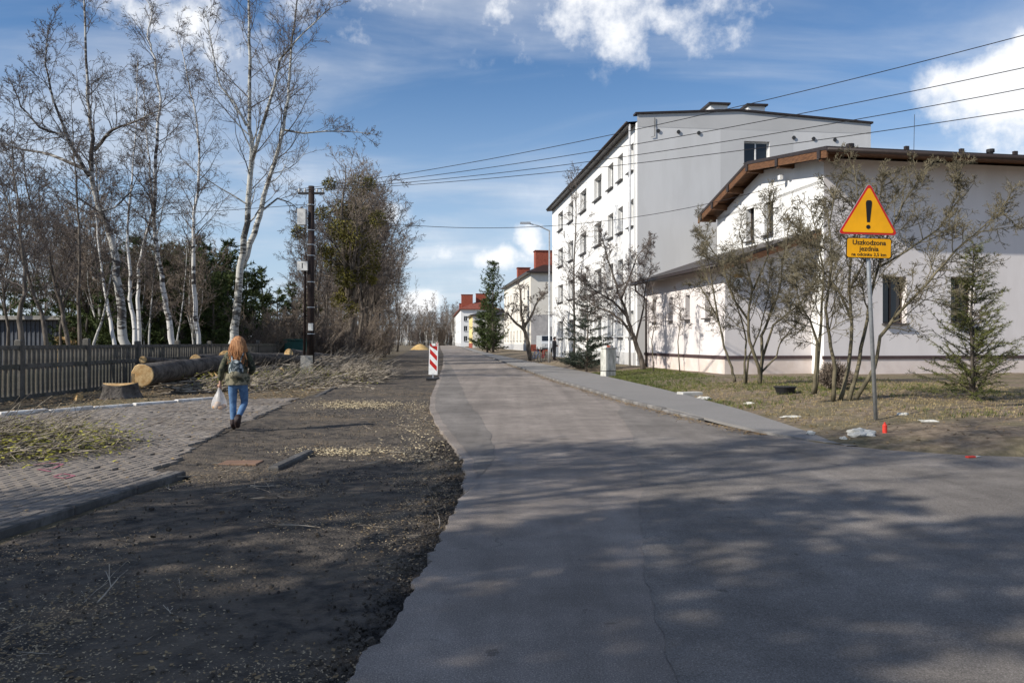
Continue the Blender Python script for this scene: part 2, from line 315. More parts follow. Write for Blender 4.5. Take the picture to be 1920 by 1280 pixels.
def birch_mat(name, white, dark, amt):
    m = bpy.data.materials.new(name); m.use_nodes = True; nt = m.node_tree; L = nt.links.new; b = nt.nodes['Principled BSDF']; b.inputs['Roughness'].default_value = .8; b.inputs['Specular IOR Level'].default_value = .2
    tc = N(nt, 'ShaderNodeTexCoord'); mp = N(nt, 'ShaderNodeMapping'); L(tc.outputs['Object'], mp.inputs[0]); mp.inputs['Scale'].default_value = (1.6, 1.6, 6)
    n = N(nt, 'ShaderNodeTexNoise'); L(mp.outputs[0], n.inputs[0]); n.inputs['Scale'].default_value = 1.4; n.inputs['Detail'].default_value = 5; n.inputs['Roughness'].default_value = .65
    n2 = N(nt, 'ShaderNodeTexNoise'); L(tc.outputs['Object'], n2.inputs[0]); n2.inputs['Scale'].default_value = .8; n2.inputs['Detail'].default_value = 4
    ad = N(nt, 'ShaderNodeMath', operation='ADD'); L(n.outputs[0], ad.inputs[0]); L(n2.outputs[0], ad.inputs[1])
    r = N(nt, 'ShaderNodeMapRange', interpolation_type='SMOOTHSTEP'); L(ad.outputs[0], r.inputs[0]); r.inputs[1].default_value = 1.12 - amt; r.inputs[2].default_value = 1.02 - amt
    mx = N(nt, 'ShaderNodeMix', data_type='RGBA'); L(r.outputs[0], mx.inputs[0]); mx.inputs[6].default_value = (*dark, 1); mx.inputs[7].default_value = (*white, 1)
    L(mx.outputs[2], b.inputs['Base Color']); return m
M['birch'] = birch_mat('birch_bark', (.60, .585, .56), (.07, .06, .055), .0)
M['poplar'] = birch_mat('white_poplar_bark', (.48, .475, .44), (.10, .094, .085), .04)
M['alder'] = birch_mat('grey_spotted_bark', (.42, .41, .385), (.075, .066, .06), .07)

# ---------------------------------------------------------------- ground, road, pavements
rng = random.Random(7)
from mathutils import noise as mnoise
def nz(x, y, s, seed=0.0): return mnoise.noise(Vector((x * s + seed, y * s - seed * 1.7, seed * .37)))
road_l = lerp_tab([(-30, -2.2), (0, -1.0), (3.7, -.73), (4.8, -.62), (8.1, -.5), (9.8, -.59), (11, -.76), (12.4, -1.01), (15, -1.45), (18.1, -1.9), (22, -2.28), (26, -2.58), (47, -4.16), (94, -8.2), (161, -14.6), (214, -19.6), (400, -36.5)])
road_r = lerp_tab([(-30, 60), (9.6, 60), (10.0, 10.5), (10.35, 7.6), (10.7, 6.2), (11.2, 5.35), (12, 4.7), (13, 4.25), (14.7, 3.8), (20, 2.9), (30.9, 1.68), (53.5, -.25), (161, -9.6), (214, -14.2), (400, -30)])
walk_o = lerp_tab([(11.6, 4.95), (12.3, 4.95), (13.4, 5.0), (18, 4.95), (24.5, 4.67), (36.75, 3.75), (55, 1.65), (90, -2.0), (137, -6.2), (161, -8.3), (400, -28.9)])
dirt_l = lerp_tab([(-10, -4.75), (6.4, -4.05), (9.2, -3.75), (9.6, -4.3), (12.5, -5.1), (15.5, -5.3), (19.6, -5.6), (23, -5.9), (27, -6.0), (35, -7.1), (60, -9.8), (110, -15), (214, -25), (400, -42)])
def HL(x, y):
    """height of the lawn on the right"""
    xi = walk_o(y) if y > 12 else road_r(y)
    t = min(1, max(0, (x - xi) / 3.2)); t = t * t * (3 - 2 * t)
    return .085 + .21 * t + .02 * nz(x, y, .8, 3.1)
def strip(name, ys, fl, fr, nx, zf, mat, label=None, kind='structure', edge=None, ease=1.0):
    mb = MB(); vs = []; k = nx + 1
    for y in ys:
        a, b = fl(y), fr(y)
        for i in range(k):
            x = a + (b - a) * (i / nx) ** ease; vs.append((x, y, zf(x, y)))
    fs = [(j * k + i, j * k + i + 1, (j + 1) * k + i + 1, (j + 1) * k + i) for j in range(len(ys) - 1) for i in range(nx)]
    mb.add(vs, fs)
    if edge:      # a thickness skirt along the two long sides
        for side in (0, nx):
            o = mb.n; e = []
            for j in range(len(ys)): p = vs[j * k + side]; e += [p, (p[0], p[1], p[2] - edge)]
            q = [(2 * j, 2 * j + 2, 2 * j + 3, 2 * j + 1) for j in range(len(ys) - 1)]
            mb.add(e, q)
    o = mb.build(name, mat, smooth=False); return tag(o, label, None, None, kind)
def yrange(segs):
    out = []
    for a, b, st in segs:
        n = max(1, int(round((b - a) / st))); out += [a + (b - a) * i / n for i in range(n)]
    return out + [segs[-1][1]]
# the far ground sheet
mb = MB(); S = 4000; mb.add([(-S, -S, -.12), (S, -S, -.12), (S, S, -.12), (-S, S, -.12)], [(0, 1, 2, 3)])
tag(mb.build('ground', M['ground']), 'brown winter ground reaching to the horizon', kind='structure')
ROADZ = .05
strip('road', yrange([(-30, 2, 4), (2, 14, .03), (14, 60, .5), (60, 400, 10)]), lambda y: road_l(y) + .05 * nz(0, y, 1.7) + .04 * nz(3, y, 5) + .03 * nz(6, y, 14) + .015 * nz(6, y, 30), lambda y: road_r(y), 6, lambda x, y: ROADZ, M['asphalt'], 'worn pinkish grey asphalt road running past the houses', edge=.09)
# darker, newer strip along the broken left edge, and the dark junction surface at the right
strip('road_patch', yrange([(8.9, 30, .1), (30, 62, 2)]), lambda y: road_l(y) + .13 + .05 * nz(0, y, 1.7), lambda y: road_l(y) + .15 + lerp_tab([(8.9, .0), (10.5, .30), (13, .62), (17, .85), (24, .8), (40, .55), (62, .1)])(y) + .04 * nz(9, y, 1.1) + .02 * nz(2, y, 5), 2, lambda x, y: ROADZ + .005, M['asphalt_new'], 'darker grey asphalt strip along the broken road edge')
jl = lerp_tab([(-30, 1.0), (2, .72), (3.7, .75), (5, .86), (7, 1.15), (9.3, 1.55), (11, 1.65), (13, 2.0), (16, 2.2), (19, 2.6)])
jr = lerp_tab([(-30, 59), (9.5, 59), (10.0, 10.3), (10.35, 7.4), (10.7, 6.05), (11.2, 5.2), (12, 4.6), (13, 4.1), (14.7, 3.65), (19, 2.95)])
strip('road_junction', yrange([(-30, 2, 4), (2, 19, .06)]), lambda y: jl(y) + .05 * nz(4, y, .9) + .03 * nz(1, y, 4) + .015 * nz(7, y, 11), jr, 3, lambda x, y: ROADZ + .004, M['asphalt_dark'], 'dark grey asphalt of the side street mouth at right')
strip('dirt', yrange([(-10, 3, .6), (3, 14, .08), (14, 40, .3), (40, 110, 2), (110, 380, 15)]), dirt_l, lambda y: road_l(y) + .12, 46, lambda x, y: -.005 + (.03 * nz(x, y, .8) + .018 * nz(x, y, 2.6, 2) + .012 * nz(x, y, 7, 5) + .007 * nz(x, y, 19, 6)) * (1 if y < 60 else .3) + (.04 * max(0, 1 - (x - dirt_l(y)) / 1.0) if y > 9.45 else 0), M['dirt'], 'dug up road base strewn with wood chips and twigs')
def vz(x, y):
    b = -.03 + .02 * nz(x, y, .5) + .02 * nz(x, y, 2.2, 4)
    if x < -7 and y > 21: b += .05
    return b
strip('verge', yrange([(-12, 14, 1), (14, 45, .5), (45, 120, 3), (120, 400, 14)]), lambda y: -95 - y * .2, lambda y: dirt_l(y) + .25, 90, vz, M['verge'], 'brown leaf littered verge and woodland floor', ease=.45)
strip('sidewalk', yrange([(11.6, 20, .4), (20, 60, 2), (60, 390, 15)]), lambda y: road_r(y) + .10, walk_o, 4, lambda x, y: ROADZ + (.075 if y > 16.5 else .015 + .06 * max(0, (y - 12) / 4.5)) + .004 * nz(x, y, 1.1), M['walk'], 'grey asphalt pavement along the right side of the road', edge=.05)
strip('lawn', yrange([(9.55, 14, .15), (14, 45, .5), (45, 140, 4), (140, 380, 20)]), lambda y: (walk_o(y) if y > 12.3 else road_r(y)) - .03, lambda y: 75, 70, lambda x, y: HL(x, y) * min(1, .55 + .45 * (x - (walk_o(y) if y > 12.3 else road_r(y))) / .6) - .0, M['lawn'], 'thin winter lawn with bare soil in front of the houses', ease=2.2)

# kerb stones along the right road edge
y = 15.4; kn = 0
row = empty('kerb_row', (road_r(15.4), 15.4, 0)); tag(row, 'low grey kerb stones between road and right pavement', 'kerb')
while y < 120:
    x0, x1 = road_r(y), road_r(y + 1); a = math.atan2(x1 - x0, 1)
    mb = MB(); mb.cbox((0, 0, 0), (.14, .985, .115 + (0 if y > 17 else -.03)), .015)
    k = mb.build('kerb_stone', M['kerb'], row); k.location = Vector(((x0 + x1) / 2 + .05, y + .5, .02 + rng.uniform(-.006, .006))) - row.location; k.rotation_euler = (0, rng.uniform(-.02, .02), -a)
    y += 1.0
# ---------------- left paved area
kd = Vector((.108, 1, 0)).normalized(); kn_ = Vector((kd.y, -kd.x, 0)); K0 = Vector((-4.2, 6.44, 0)); KRZ = -math.atan2(kd.x, kd.y)
def in_paving(p):
    x, y = p.x, p.y
    if y < 9.35: right = -4.2 + (y - 6.44) * .108 - .16
    else: right = np.interp(y, [9.35, 10.2, 12.5, 15.5, 19.6, 21.3], [-4.3, -4.45, -4.9, -5.2, -5.6, -5.8]) + .16 * nz(x, y, 1.3)
    # white kerb line at the back left
    top = np.interp(x, [-14, -10.6, -9.1, -8, -5.6], [10.2, 16.1, 18.7, 20.9, 21.6])
    return x < right and y < top and x > -13.5 and y > 2.5
pav = empty('paved_area', (-6, 9, 0)); tag(pav, 'worn grey block paving at the left with leaf litter', kind='structure')
PL = pav.location
mb = MB(); base = []
for y in yrange([(2.5, 21.6, .4)]):
    right = (-4.2 + (y - 6.44) * .108 - .1) if y < 9.35 else float(np.interp(y, [9.35, 10.2, 12.5, 15.5, 19.6, 21.6], [-4.25, -4.4, -4.85, -5.15, -5.55, -5.75]))
    left = float(np.interp(y, [2.5, 10.2, 16.1, 18.7, 20.9, 21.6], [-14, -14, -10.6, -9.1, -8, -6.2]))
    base.append(((left, y, .03), (right, y, .03)))
vs = [Vector(p) - PL for r in base for p in r]
mb.add(vs, [(2 * i, 2 * i + 1, 2 * i + 3, 2 * i + 2) for i in range(len(base) - 1)]); mb.build('sand_bed', M['joint'], pav)
pa, pb = .2, .1; near = []; farb = MB()
for i in range(-70, 100):
    for j in range(0, 100):
        s = (i + (.5 if j % 2 else 0)) * pa; t = -(j + .5) * pb - .12
        p = K0 + kd * s + kn_ * t
        if not in_paving(p): continue
        if p.y > 9.3 and rng.random() < .04: continue
        dz = .012 * nz(p.x, p.y, .7) + rng.uniform(-.004, .004)
        vis = abs(p.x) / p.y < .665 and p.y > 5.5
        near.append((p.y if vis else 1e3 + p.y, p.x, p.y, dz))
near.sort()
pm_ = MB().cbox((0, 0, 0), (pb - .011, pa - .011, .04), .006); proto = None
for q, (d_, x, y, dz) in enumerate(near):
    if q < 300:
        if proto is None: proto = pm_.build('paver', M['paver'], pav); o = proto
        else: o = proto.copy(); COL.objects.link(o)
        o.location = Vector((x, y, .02 + dz)) - PL; o.rotation_euler = (rng.uniform(-.012, .012), rng.uniform(-.012, .012), KRZ)
    else: farb.cbox(Vector((x, y, .02 + dz)) - PL, (pb - .011, pa - .011, .04), .006, KRZ)
tag(farb.build('pavers', M['paver'], pav), kind='stuff')
# front kerb of the paving
fk = empty('kerb_edging', (-4.2, 6.44, 0)); tag(fk, 'shade-toned concrete kerb edging the block paving at front left', 'kerb')
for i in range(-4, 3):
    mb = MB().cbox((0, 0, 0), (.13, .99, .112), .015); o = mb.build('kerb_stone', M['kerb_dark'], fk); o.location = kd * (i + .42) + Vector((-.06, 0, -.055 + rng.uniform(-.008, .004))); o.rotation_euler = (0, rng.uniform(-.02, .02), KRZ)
# loose kerb remains lying in the dirt
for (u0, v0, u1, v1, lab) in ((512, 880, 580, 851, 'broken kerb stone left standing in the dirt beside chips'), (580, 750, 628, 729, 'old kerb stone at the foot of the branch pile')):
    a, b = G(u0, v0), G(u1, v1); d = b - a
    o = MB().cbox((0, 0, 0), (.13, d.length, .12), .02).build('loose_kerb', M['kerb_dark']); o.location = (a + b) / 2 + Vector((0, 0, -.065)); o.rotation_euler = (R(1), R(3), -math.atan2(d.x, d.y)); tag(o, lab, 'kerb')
# whitewashed kerb
wk = empty('white_kerb', (-9.1, 18.7, 0)); tag(wk, 'whitewashed kerb stones between block paving and fence verge', 'kerb')
line = [Vector((-12.6, 12.7, 0)), Vector((-10.6, 16.2, 0)), Vector((-9.1, 18.8, 0)), Vector((-8.0, 21.0, 0))]
for a, b in zip(line, line[1:]):
    n = max(1, int(round((b - a).length / 1.0)))
    for i in range(n):
        p = a + (b - a) * ((i + .5) / n); L_ = (b - a).length / n
        o = MB().cbox((0, 0, 0), (.15, L_ - .03, .19), .02).build('kerb_stone', M['kerb_white'], wk); o.location = p - wk.location + Vector((rng.uniform(-.02, .02), 0, -.055 + rng.uniform(-.03, .01))); o.rotation_euler = (rng.uniform(-.03, .03), rng.uniform(-.06, .06), -math.atan2((b - a).x, (b - a).y))
# pink survey paint on the pavers, rusty cover in the dirt
for pts, nm, lab in (([(62, 872), (90, 868), (118, 870), (100, 878), (70, 880), (95, 884)], 'pink_paint_mark', 'pink sprayed survey scribble on grey block paving'), ([(100, 893), (118, 888), (140, 892), (122, 897), (102, 895)], 'orange_paint_mark', 'small orange sprayed loop on block paving')):
    mb = MB(); P = [G(u, v, .0675) for u, v in pts]
    for a, b in zip(P, P[1:]):
        d = (b - a).normalized(); nrm = Vector((-d.y, d.x, 0)) * .016; mb.add([a - nrm, b - nrm, b + nrm, a + nrm], [(0, 1, 2, 3)])
    o = mb.build(nm, M['pink_paint']); o.location.z = .006; tag(o, lab, 'paint mark')
c = G(452, 868, .0); o = MB().cbox((0, 0, 0), (.5, .34, .05), .008).build('valve_cover', M['rust']); o.location = c + Vector((0, 0, -.034)); tag(o, 'rusty square cover lying flush in the dirt', 'cover')

# ---------------------------------------------------------------- buildings
def wall(name, O, d, n, L_, z0, z1, ops, mat, parent, depth=.22, top=None):
    """wall face from O along d; ops = (s0,s1,za,zb) openings with real reveals; top: optional [(s,z)...] outline above z1"""
    ss = sorted({0, L_, *[o[0] for o in ops], *[o[1] for o in ops]}); zs = sorted({z0, z1, *[o[2] for o in ops], *[o[3] for o in ops]})
    mb = MB(); P = lambda s, z, k=0: O + d * s + Vector((0, 0, z)) - n * k
    for a, b in zip(ss, ss[1:]):
        for c_, e in zip(zs, zs[1:]):
            m, q = (a + b) / 2, (c_ + e) / 2
            if any(o[0] < m < o[1] and o[2] < q < o[3] for o in ops): continue
            mb.add([P(a, c_), P(b, c_), P(b, e), P(a, e)], [(0, 1, 2, 3)])
    for a, b, c_, e in [o[:4] for o in ops]:
        for p, q in (((a, c_), (b, c_)), ((b, c_), (b, e)), ((b, e), (a, e)), ((a, e), (a, c_))):
            mb.add([P(*p), P(*q), P(*q, depth), P(*p, depth)], [(0, 1, 2, 3)])
    if top: mb.add([P(0, z1), P(L_, z1)] + [P(s, z) for s, z in reversed(top)], [tuple(range(len(top) + 2))])
    return mb.build(name, mat, parent)
def window(O, d, n, op, parent, fm, sill=True, depth=.2, mull=1, bar=.07, sillm=None):
    a, b, c, e = op[:4]; P = lambda s, z, k: O + d * s + Vector((0, 0, z)) - n * k
    rz = math.atan2(d.y, d.x); mb = MB(); k = depth - .03; t = .06
    w, h = b - a, e - c
    mb.box(P((a + b) / 2, c + bar / 2, k), (w, t, bar), rz).box(P((a + b) / 2, e - bar / 2, k), (w, t, bar), rz)
    for s in [a + bar / 2, b - bar / 2] + [a + w * (i + 1) / (mull + 1) for i in range(mull)]:
        mb.box(P(s, (c + e) / 2, k + .002), (bar, t, h - 2 * bar), rz)
    f = mb.build('window', fm, parent)
    MB().box(P((a + b) / 2, (c + e) / 2, k + .02), (w - .02, .012, h - .02), rz).build('pane', M['glass'], f)
    if sill: MB().box(P((a + b) / 2, c - .03, -.02), (w + .08, .30, .05), rz).build('sill', sillm or M['sill'], f)
    return f
def s_of(u, O, d):
    """distance along the wall line O + s d that is seen at photo column u"""
    k = (u - 960) / F; return (k * O.y - O.x) / (d.x - k * d.y)
def z_of(v, Y): return CH + (640 - v) * Y / F
def pipe(pts, r, mat, name, parent, n=8): return MB().tube(pts, r, n).build(name, mat, parent, smooth=True)

# --- four-storey block
TB = empty('apartment_block', (6.71, 42, 0)); TB['label'] = 'tall white four storey apartment block with grey gable'; TB['category'] = 'building'
def mkparent(root):
    """children are built in world space, then hung on the root"""
    for ch in [o for o in COL.objects if o.parent is root]:
        ch.matrix_parent_inverse = Matrix.Translation(-root.location)
O = Vector((6.71, 42, 0)); d1 = Vector((-.11, 1, 0)).normalized(); n1 = Vector((-d1.y, d1.x, 0)); d2 = Vector((1, .11, 0)).normalized(); n2 = Vector((d2.y, -d2.x, 0))
LL = 28.4; LG = 13.25
cols = [(1178, 1188), (1158, 1168), (1139.5, 1150), (1114, 1128), (1087.5, 1099.5), (1065.5, 1075), (1046.5, 1055.5)]
ops = []
for (u0, u1) in cols:
    s1, s0 = s_of(u0, O, d1), s_of(u1, O, d1); s0, s1 = min(s0, s1), max(s0, s1)
    if s1 > LL - .3: s1 = LL - .3; s0 = s1 - 1.6
    for za, zb in ((10.95, 12.45), (7.92, 9.4), (4.9, 6.35), (1.85, 3.3)): ops.append((s0, s1, za, zb))
wall('side_wall', O, d1, n1, LL, .1, 13.35, ops, M['white_wall'], TB, depth=.3)
for op in ops: window(O, d1, n1, op, TB, M['frame_white'], depth=.3, mull=1 if op[1] - op[0] > 1.3 else 0)
gop = [(s_of(1395, O, d2), s_of(1443, O, d2), z_of(306, 42.7), z_of(265, 42.7))]
sA, sB = s_of(1351, O, d2), s_of(1487, O, d2)
wall('gable_wall', O, d2, n2, LG, .1, 13.1, gop, M['grey_wall'], TB, top=[(0, 13.75), (5.6, 14.1), (LG, 13.65)])
for op in gop: window(O, d2, n2, op, TB, M['frame_white'], depth=.25, mull=1)
# mid-grey render panel down the middle of the gable, 3 mm proud, in four pieces round the window
mb = MB(); g = gop[0]
for a, b, c, e in ((sA, g[0], .1, 13.1), (g[1], sB, .1, 13.1), (g[0], g[1], .1, g[2]), (g[0], g[1], g[3], 13.1)):
    P = lambda s, z: O + d2 * s + Vector((0, 0, z)) + n2 * .004
    mb.add([P(a, c), P(b, c), P(b, e), P(a, e)], [(0, 1, 2, 3)])
mb.build('render_panel', M['grey_wall2'], TB)
mb = MB(); P = lambda s, z: O + d2 * s + Vector((0, 0, z)) + n2 * .008
mb.add([P(0, 13.1), P(LG, 13.1), P(LG, 13.64), P(5.6, 14.09), P(0, 13.74)], [(0, 1, 2, 3, 4)]); mb.build('parapet_panel', M['grey_wall3'], TB)
far1 = O + d1 * LL; fr2 = O + d2 * LG; bk = far1 + d2 * LG
mb = MB()
for a, b in ((far1, bk), (bk, fr2)): mb.add([a + Vector((0, 0, .1)), b + Vector((0, 0, .1)), b + Vector((0, 0, 13.6)), a + Vector((0, 0, 13.6))], [(0, 1, 2, 3)])
mb.build('rear_wall', M['grey_wall'], TB)
mb = MB(); up = lambda p, z: Vector((p.x, p.y, z))
rid0, rid1 = O + d2 * 5.6 + d1 * .3, far1 + d2 * 5.6
e0, e1 = O - d2 * .45 + d1 * .3, far1 - d2 * .45 + d1 * .3
for zz in (0, -.16):
    mb.add([up(e0, 13.42 + zz), up(e1, 13.42 + zz), up(rid1, 14.0 + zz), up(rid0, 14.0 + zz)], [(0, 1, 2, 3)])
mb.add([up(e0, 13.42), up(e1, 13.42), up(e1, 13.26), up(e0, 13.26)], [(0, 1, 2, 3)])
mb.add([up(rid0, 14.0), up(rid1, 14.0), up(bk, 13.5), up(fr2 + d1 * .3, 13.5)], [(0, 1, 2, 3)]); mb.build('roof', M['roof_dark'], TB)
mb = MB()
for (sa, za), (sb, zb) in (((-.12, 13.74), (5.6, 14.1)), ((5.6, 14.1), (LG + .1, 13.64))):
    a = O + d2 * sa + n2 * .1; b = O + d2 * sb + n2 * .1; w = d1 * .5
    mb.extrude([up(a, za + .01), up(b, zb + .01), up(b, zb + .11), up(a, za + .11)], w)
mb.build('parapet_cap', M['roof_dark'], TB)
pipe([O - d2 * .32 + d1 * 0.35 + Vector((0, 0, z)) for z in (13.3, .15)], .06, M['zinc'], 'downpipe', TB)
pipe([O - d2 * .5 + d1 * .3 + Vector((0, 0, 13.38)), O - d2 * .5 + d1 * LL + Vector((0, 0, 13.38))], .075, M['roof_dark'], 'gutter', TB)
for u, s_ in ((1370, 5.1), (1443, 7.6)):
    ss = s_of(u, O, d2); c = O + d2 * ss + d1 * 2.5
    mb = MB().box(up(c, 14.3), (1.0, 1.6, 1.3), math.atan2(d2.y, d2.x)); ch = mb.build('chimney', M['white_wall'], TB)
    MB().box(up(c, 15.0), (1.25, 1.9, .1), math.atan2(d2.y, d2.x)).build('chimney_cap', M['roof_dark'], ch)
for u in (1234, 1272, 1310, 1488, 1525, 1565): 
    ss = s_of(u, O, d2); c = O + d2 * ss + n2 * .03 + Vector((0, 0, 13.35 - .006 * (u - 1234) / 10 - .45))
    o = MB().tube([c - n2 * .04, c + n2 * .03], .10, 12).build('vent', M['metal_dark'], TB)
c0 = O + d2 * .95 + n2 * .05
pipe([c0 + Vector((0, 0, 13.6)), c0 + Vector((0, 0, 12.6)), c0 - d2 * .2 + Vector((0, 0, 12.55))], .018, M['metal_dark'], 'cable', TB, 5)
MB().box(O + d1 * 7 + n1 * .03 + Vector((0, 0, .55)), (13.5, .06, .9), math.atan2(d1.y, d1.x)).build('plinth', M['grey_wall2'], TB)
mkparent(TB)

# --- small building with lean-to wing
SB = empty('community_house', (8.5, 31.3, 0)); SB['label'] = 'low pale pink rendered house with brown roofs and timber eaves'; SB['category'] = 'building'
ex = Vector((.986, .168, 0)).normalized(); ey = Vector((-ex.y, ex.x, 0)); C0 = Vector((8.5, 31.3, 0))
def sp(x, y, z): return C0 + ex * x + ey * y + Vector((0, 0, z))
GX = 3.75; FY = -.9; BX = 28.0; RY = 9.0
# lean-to: left wall, front wall
lo_ = C0.copy(); lops = []
for u0, u1, v0, v1 in ((1223, 1230.5, 562, 606), (1254, 1261.5, 558, 602), (1285, 1293.5, 553, 598), (1322, 1332, 547, 592)):
    s0, s1 = sorted((s_of(u0, lo_, ey), s_of(u1, lo_, ey))); Yw = lo_.y + ey.y * (s0 + s1) / 2; lops.append((s0, s1, z_of(v1, Yw), z_of(v0, Yw)))
zm = sum(o[2] for o in lops) / 4; zM = sum(o[3] for o in lops) / 4; lops = [(a, b, zm, zM) for a, b, c, e in lops]
LZ = 4.62; RZ_ = 5.85
wall('wing_side_wall', lo_, ey, -ex, 9.5, .2, LZ, lops, M['pink_wall'], SB, depth=.3)
for op in lops: window(lo_, ey, -ex, op, SB, M['frame_brown'], depth=.3, mull=0, bar=.05)
wall('wing_front_wall', lo_, ex, -ey, GX, .2, LZ, [], M['pink_wall'], SB, top=[(0, LZ), (GX, RZ_)])
wall('wing_rear_wall', sp(0, 9.5, 0), ex, ey, GX, .2, LZ, [], M['pink_wall'], SB, top=[(0, LZ), (GX, RZ_)])
# main volume: gable wall (facing left), front wall
go = sp(GX, FY, 0); gops = []
for u0, u1, v0, v1 in ((1399, 1414, 388, 452), (1433, 1450, 373, 440)):
    s0, s1 = sorted((s_of(u0, go, ey), s_of(u1, go, ey))); Yw = go.y + ey.y * (s0 + s1) / 2; gops.append((s0, s1, max(z_of(v1, Yw), 6.1), z_of(v0, Yw)))
gl = RY - FY
wall('gable_wall', go, ey, -ex, gl, .2, 7.9, gops, M['white_wall'], SB, depth=.3, top=[(0, 8.85), (5.0, 9.45), (gl, 8.0)])
for op in gops: window(go, ey, -ex, op, SB, M['frame_brown'], depth=.3, mull=0, bar=.05)
fops = []
for u0, u1, v0, v1 in ((1655, 1700, 518, 606), (1783, 1826, 519, 604), (1935, 1985, 519, 604)):
    s0, s1 = s_of(u0, go, ex), s_of(u1, go, ex); Yw = go.y + ex.y * s0; fops.append((s0, s1, z_of(v1, Yw), z_of(v0, Yw)))
wall('front_wall', go, ex, -ey, BX - GX, .2, 8.85, fops, M['pink_wall'], SB, depth=.35)
for op in fops: window(go, ex, -ey, op, SB, M['frame_brown'], depth=.35, mull=1)
wall('right_wall', sp(BX, FY, 0), ey, ex, gl, .2, 7.9, [], M['white_wall'], SB, top=[(0, 8.85), (5.0, 9.45), (gl, 8.0)])
wall('rear_wall', sp(GX, RY, 0), ex, ey, BX - GX, .2, 8.0, [], M['white_wall'], SB)
# brown bands and plinths
rzx = math.atan2(ex.y, ex.x); rzy = math.atan2(ey.y, ey.x)
def sbox(name, x0, x1, y0, y1, z0, z1, mat): return MB().box(sp((x0 + x1) / 2, (y0 + y1) / 2, (z0 + z1) / 2), (x1 - x0, y1 - y0, z1 - z0), rzx).build(name, mat, SB)
sbox('band', -.06, GX - .003, -.06, .03, .9, 1.03, M['band']); sbox('band', -.065, .03, .04, 9.5, .9, 1.03, M['band'])
sbox('band', GX - .06, BX, FY - .06, FY + .03, .9, 1.03, M['band'])
sbox('plinth', -.025, GX, -.025, .05, .05, .9, M['pink_plinth']); sbox('plinth', -.028, .05, .06, 9.5, .05, .9, M['pink_plinth']); sbox('plinth', GX - .025, BX, FY - .025, FY + .05, .05, .9, M['pink_plinth'])
# lean-to roof with timber verge
ov = .75; sl = (RZ_ - LZ) / GX
def slab(name, pts, th, mat): return MB().extrude(pts, (0, 0, th)).build(name, mat, SB, recalc=True)
xa = -.65; za = LZ + xa * sl
slab('wing_roof', [sp(xa, -ov, za + .14), sp(GX - .01, -ov, RZ_ + .14), sp(GX - .01, 9.6, RZ_ + .14), sp(xa, 9.6, za + .14)], .12, M['roof_dark'])
slab('wing_soffit', [sp(xa + .03, -ov + .05, za + .09), sp(GX - .012, -ov + .05, RZ_ + .09), sp(GX - .012, 9.55, RZ_ + .09), sp(xa + .03, 9.55, za + .09)], .045, M['wood'])
MB().extrude([sp(xa + .3, -ov + .01, za + .3 * sl - .12), sp(GX - .012, -ov + .01, RZ_ - .12), sp(GX - .012, -ov + .01, RZ_ + .13), sp(xa + .3, -ov + .01, za + .3 * sl + .13)], ey * .05).build('verge_board', M['wood'], SB, recalc=True)
pipe([sp(xa - .06, -ov, za + .12), sp(xa - .06, 9.6, za + .12)], .075, M['roof_dark'], 'gutter', SB)
pipe([sp(xa - .06, 9.0, za + .08), sp(xa - .02, 9.0, za - .25), sp(-.12, 9.0, za - .65), sp(-.12, 9.0, .25)], .055, M['roof_dark'], 'downpipe', SB)
# main roof: asymmetric low pitch; verge overhangs the gable
gx0 = GX - .78; yf = FY - 1.45; yr = 9.75; rid = FY + 5.0
zf, zr, zb = 8.66, 9.53, 7.95
slab('main_roof', [sp(gx0, yf, zf + .15), sp(BX + .6, yf, zf + .15), sp(BX + .6, rid, zr + .15), sp(gx0, rid, zr + .15)], .14, M['roof_dark'])
slab('main_roof', [sp(gx0, rid, zr + .15), sp(BX + .6, rid, zr + .15), sp(BX + .6, yr, zb + .15), sp(gx0, yr, zb + .15)], .14, M['roof_dark'])
slab('soffit', [sp(gx0 + .06, yf + .06, zf + .1), sp(BX + .5, yf + .06, zf + .1), sp(BX + .5, rid, zr + .1), sp(gx0 + .06, rid, zr + .1)], .045, M['wood'])
slab('soffit', [sp(gx0 + .06, rid, zr + .1), sp(BX + .5, rid, zr + .1), sp(BX + .5, yr - .06, zb + .1), sp(gx0 + .06, yr - .06, zb + .1)], .045, M['wood'])
for ya, yb, a, b in ((yf + .02, rid, zf, zr), (rid, yr - .02, zr, zb)):
    MB().extrude([sp(gx0 + .02, ya, a - .14), sp(gx0 + .02, yb, b - .14), sp(gx0 + .02, yb, b + .14), sp(gx0 + .02, ya, a + .14)], ex * .06).build('verge_board', M['wood'], SB, recalc=True)
for yy in (yf + .5, 1.4, rid, 6.1, 7.9, yr - .45):   # purlin ends on brackets
    zz = np.interp(yy, [yf, rid, yr], [zf, zr, zb]); MB().box(sp(GX - .35, yy, zz - .09), (.78, .16, .28), rzx).build('purlin', M['wood'], SB)
    MB().box(sp(gx0 - .01, yy, zz + .0), (.05, .2, .3), rzx).build('purlin_cap', M['roof_dark'], SB)
pipe([sp(gx0, yf - .07, zf + .14), sp(BX + .6, yf - .07, zf + .14)], .085, M['roof_dark'], 'gutter', SB)
for x in np.arange(gx0 + 1.2, BX, 2.4):      # snow-guard feet and vents along the front eave
    MB().box(sp(float(x), yf + .35, zf + .4), (.16, .12, .22), rzx).build('snow_guard', M['roof_dark'], SB)
for u, hh in ((1594, .55), (1857, .6)):
    s = s_of(u, sp(0, 1.5, 0), ex); zz = np.interp(1.5, [yf, rid], [zf, zr]) + .25; vp = MB().tube([sp(s, 1.5, zz - .1), sp(s, 1.5, zz + hh)], .12, 10).build('roof_vent', M['black'], SB); MB().tube([sp(s, 1.5, zz + hh), sp(s, 1.5, zz + hh + .14)], .17, 10).build('cap', M['black'], vp)
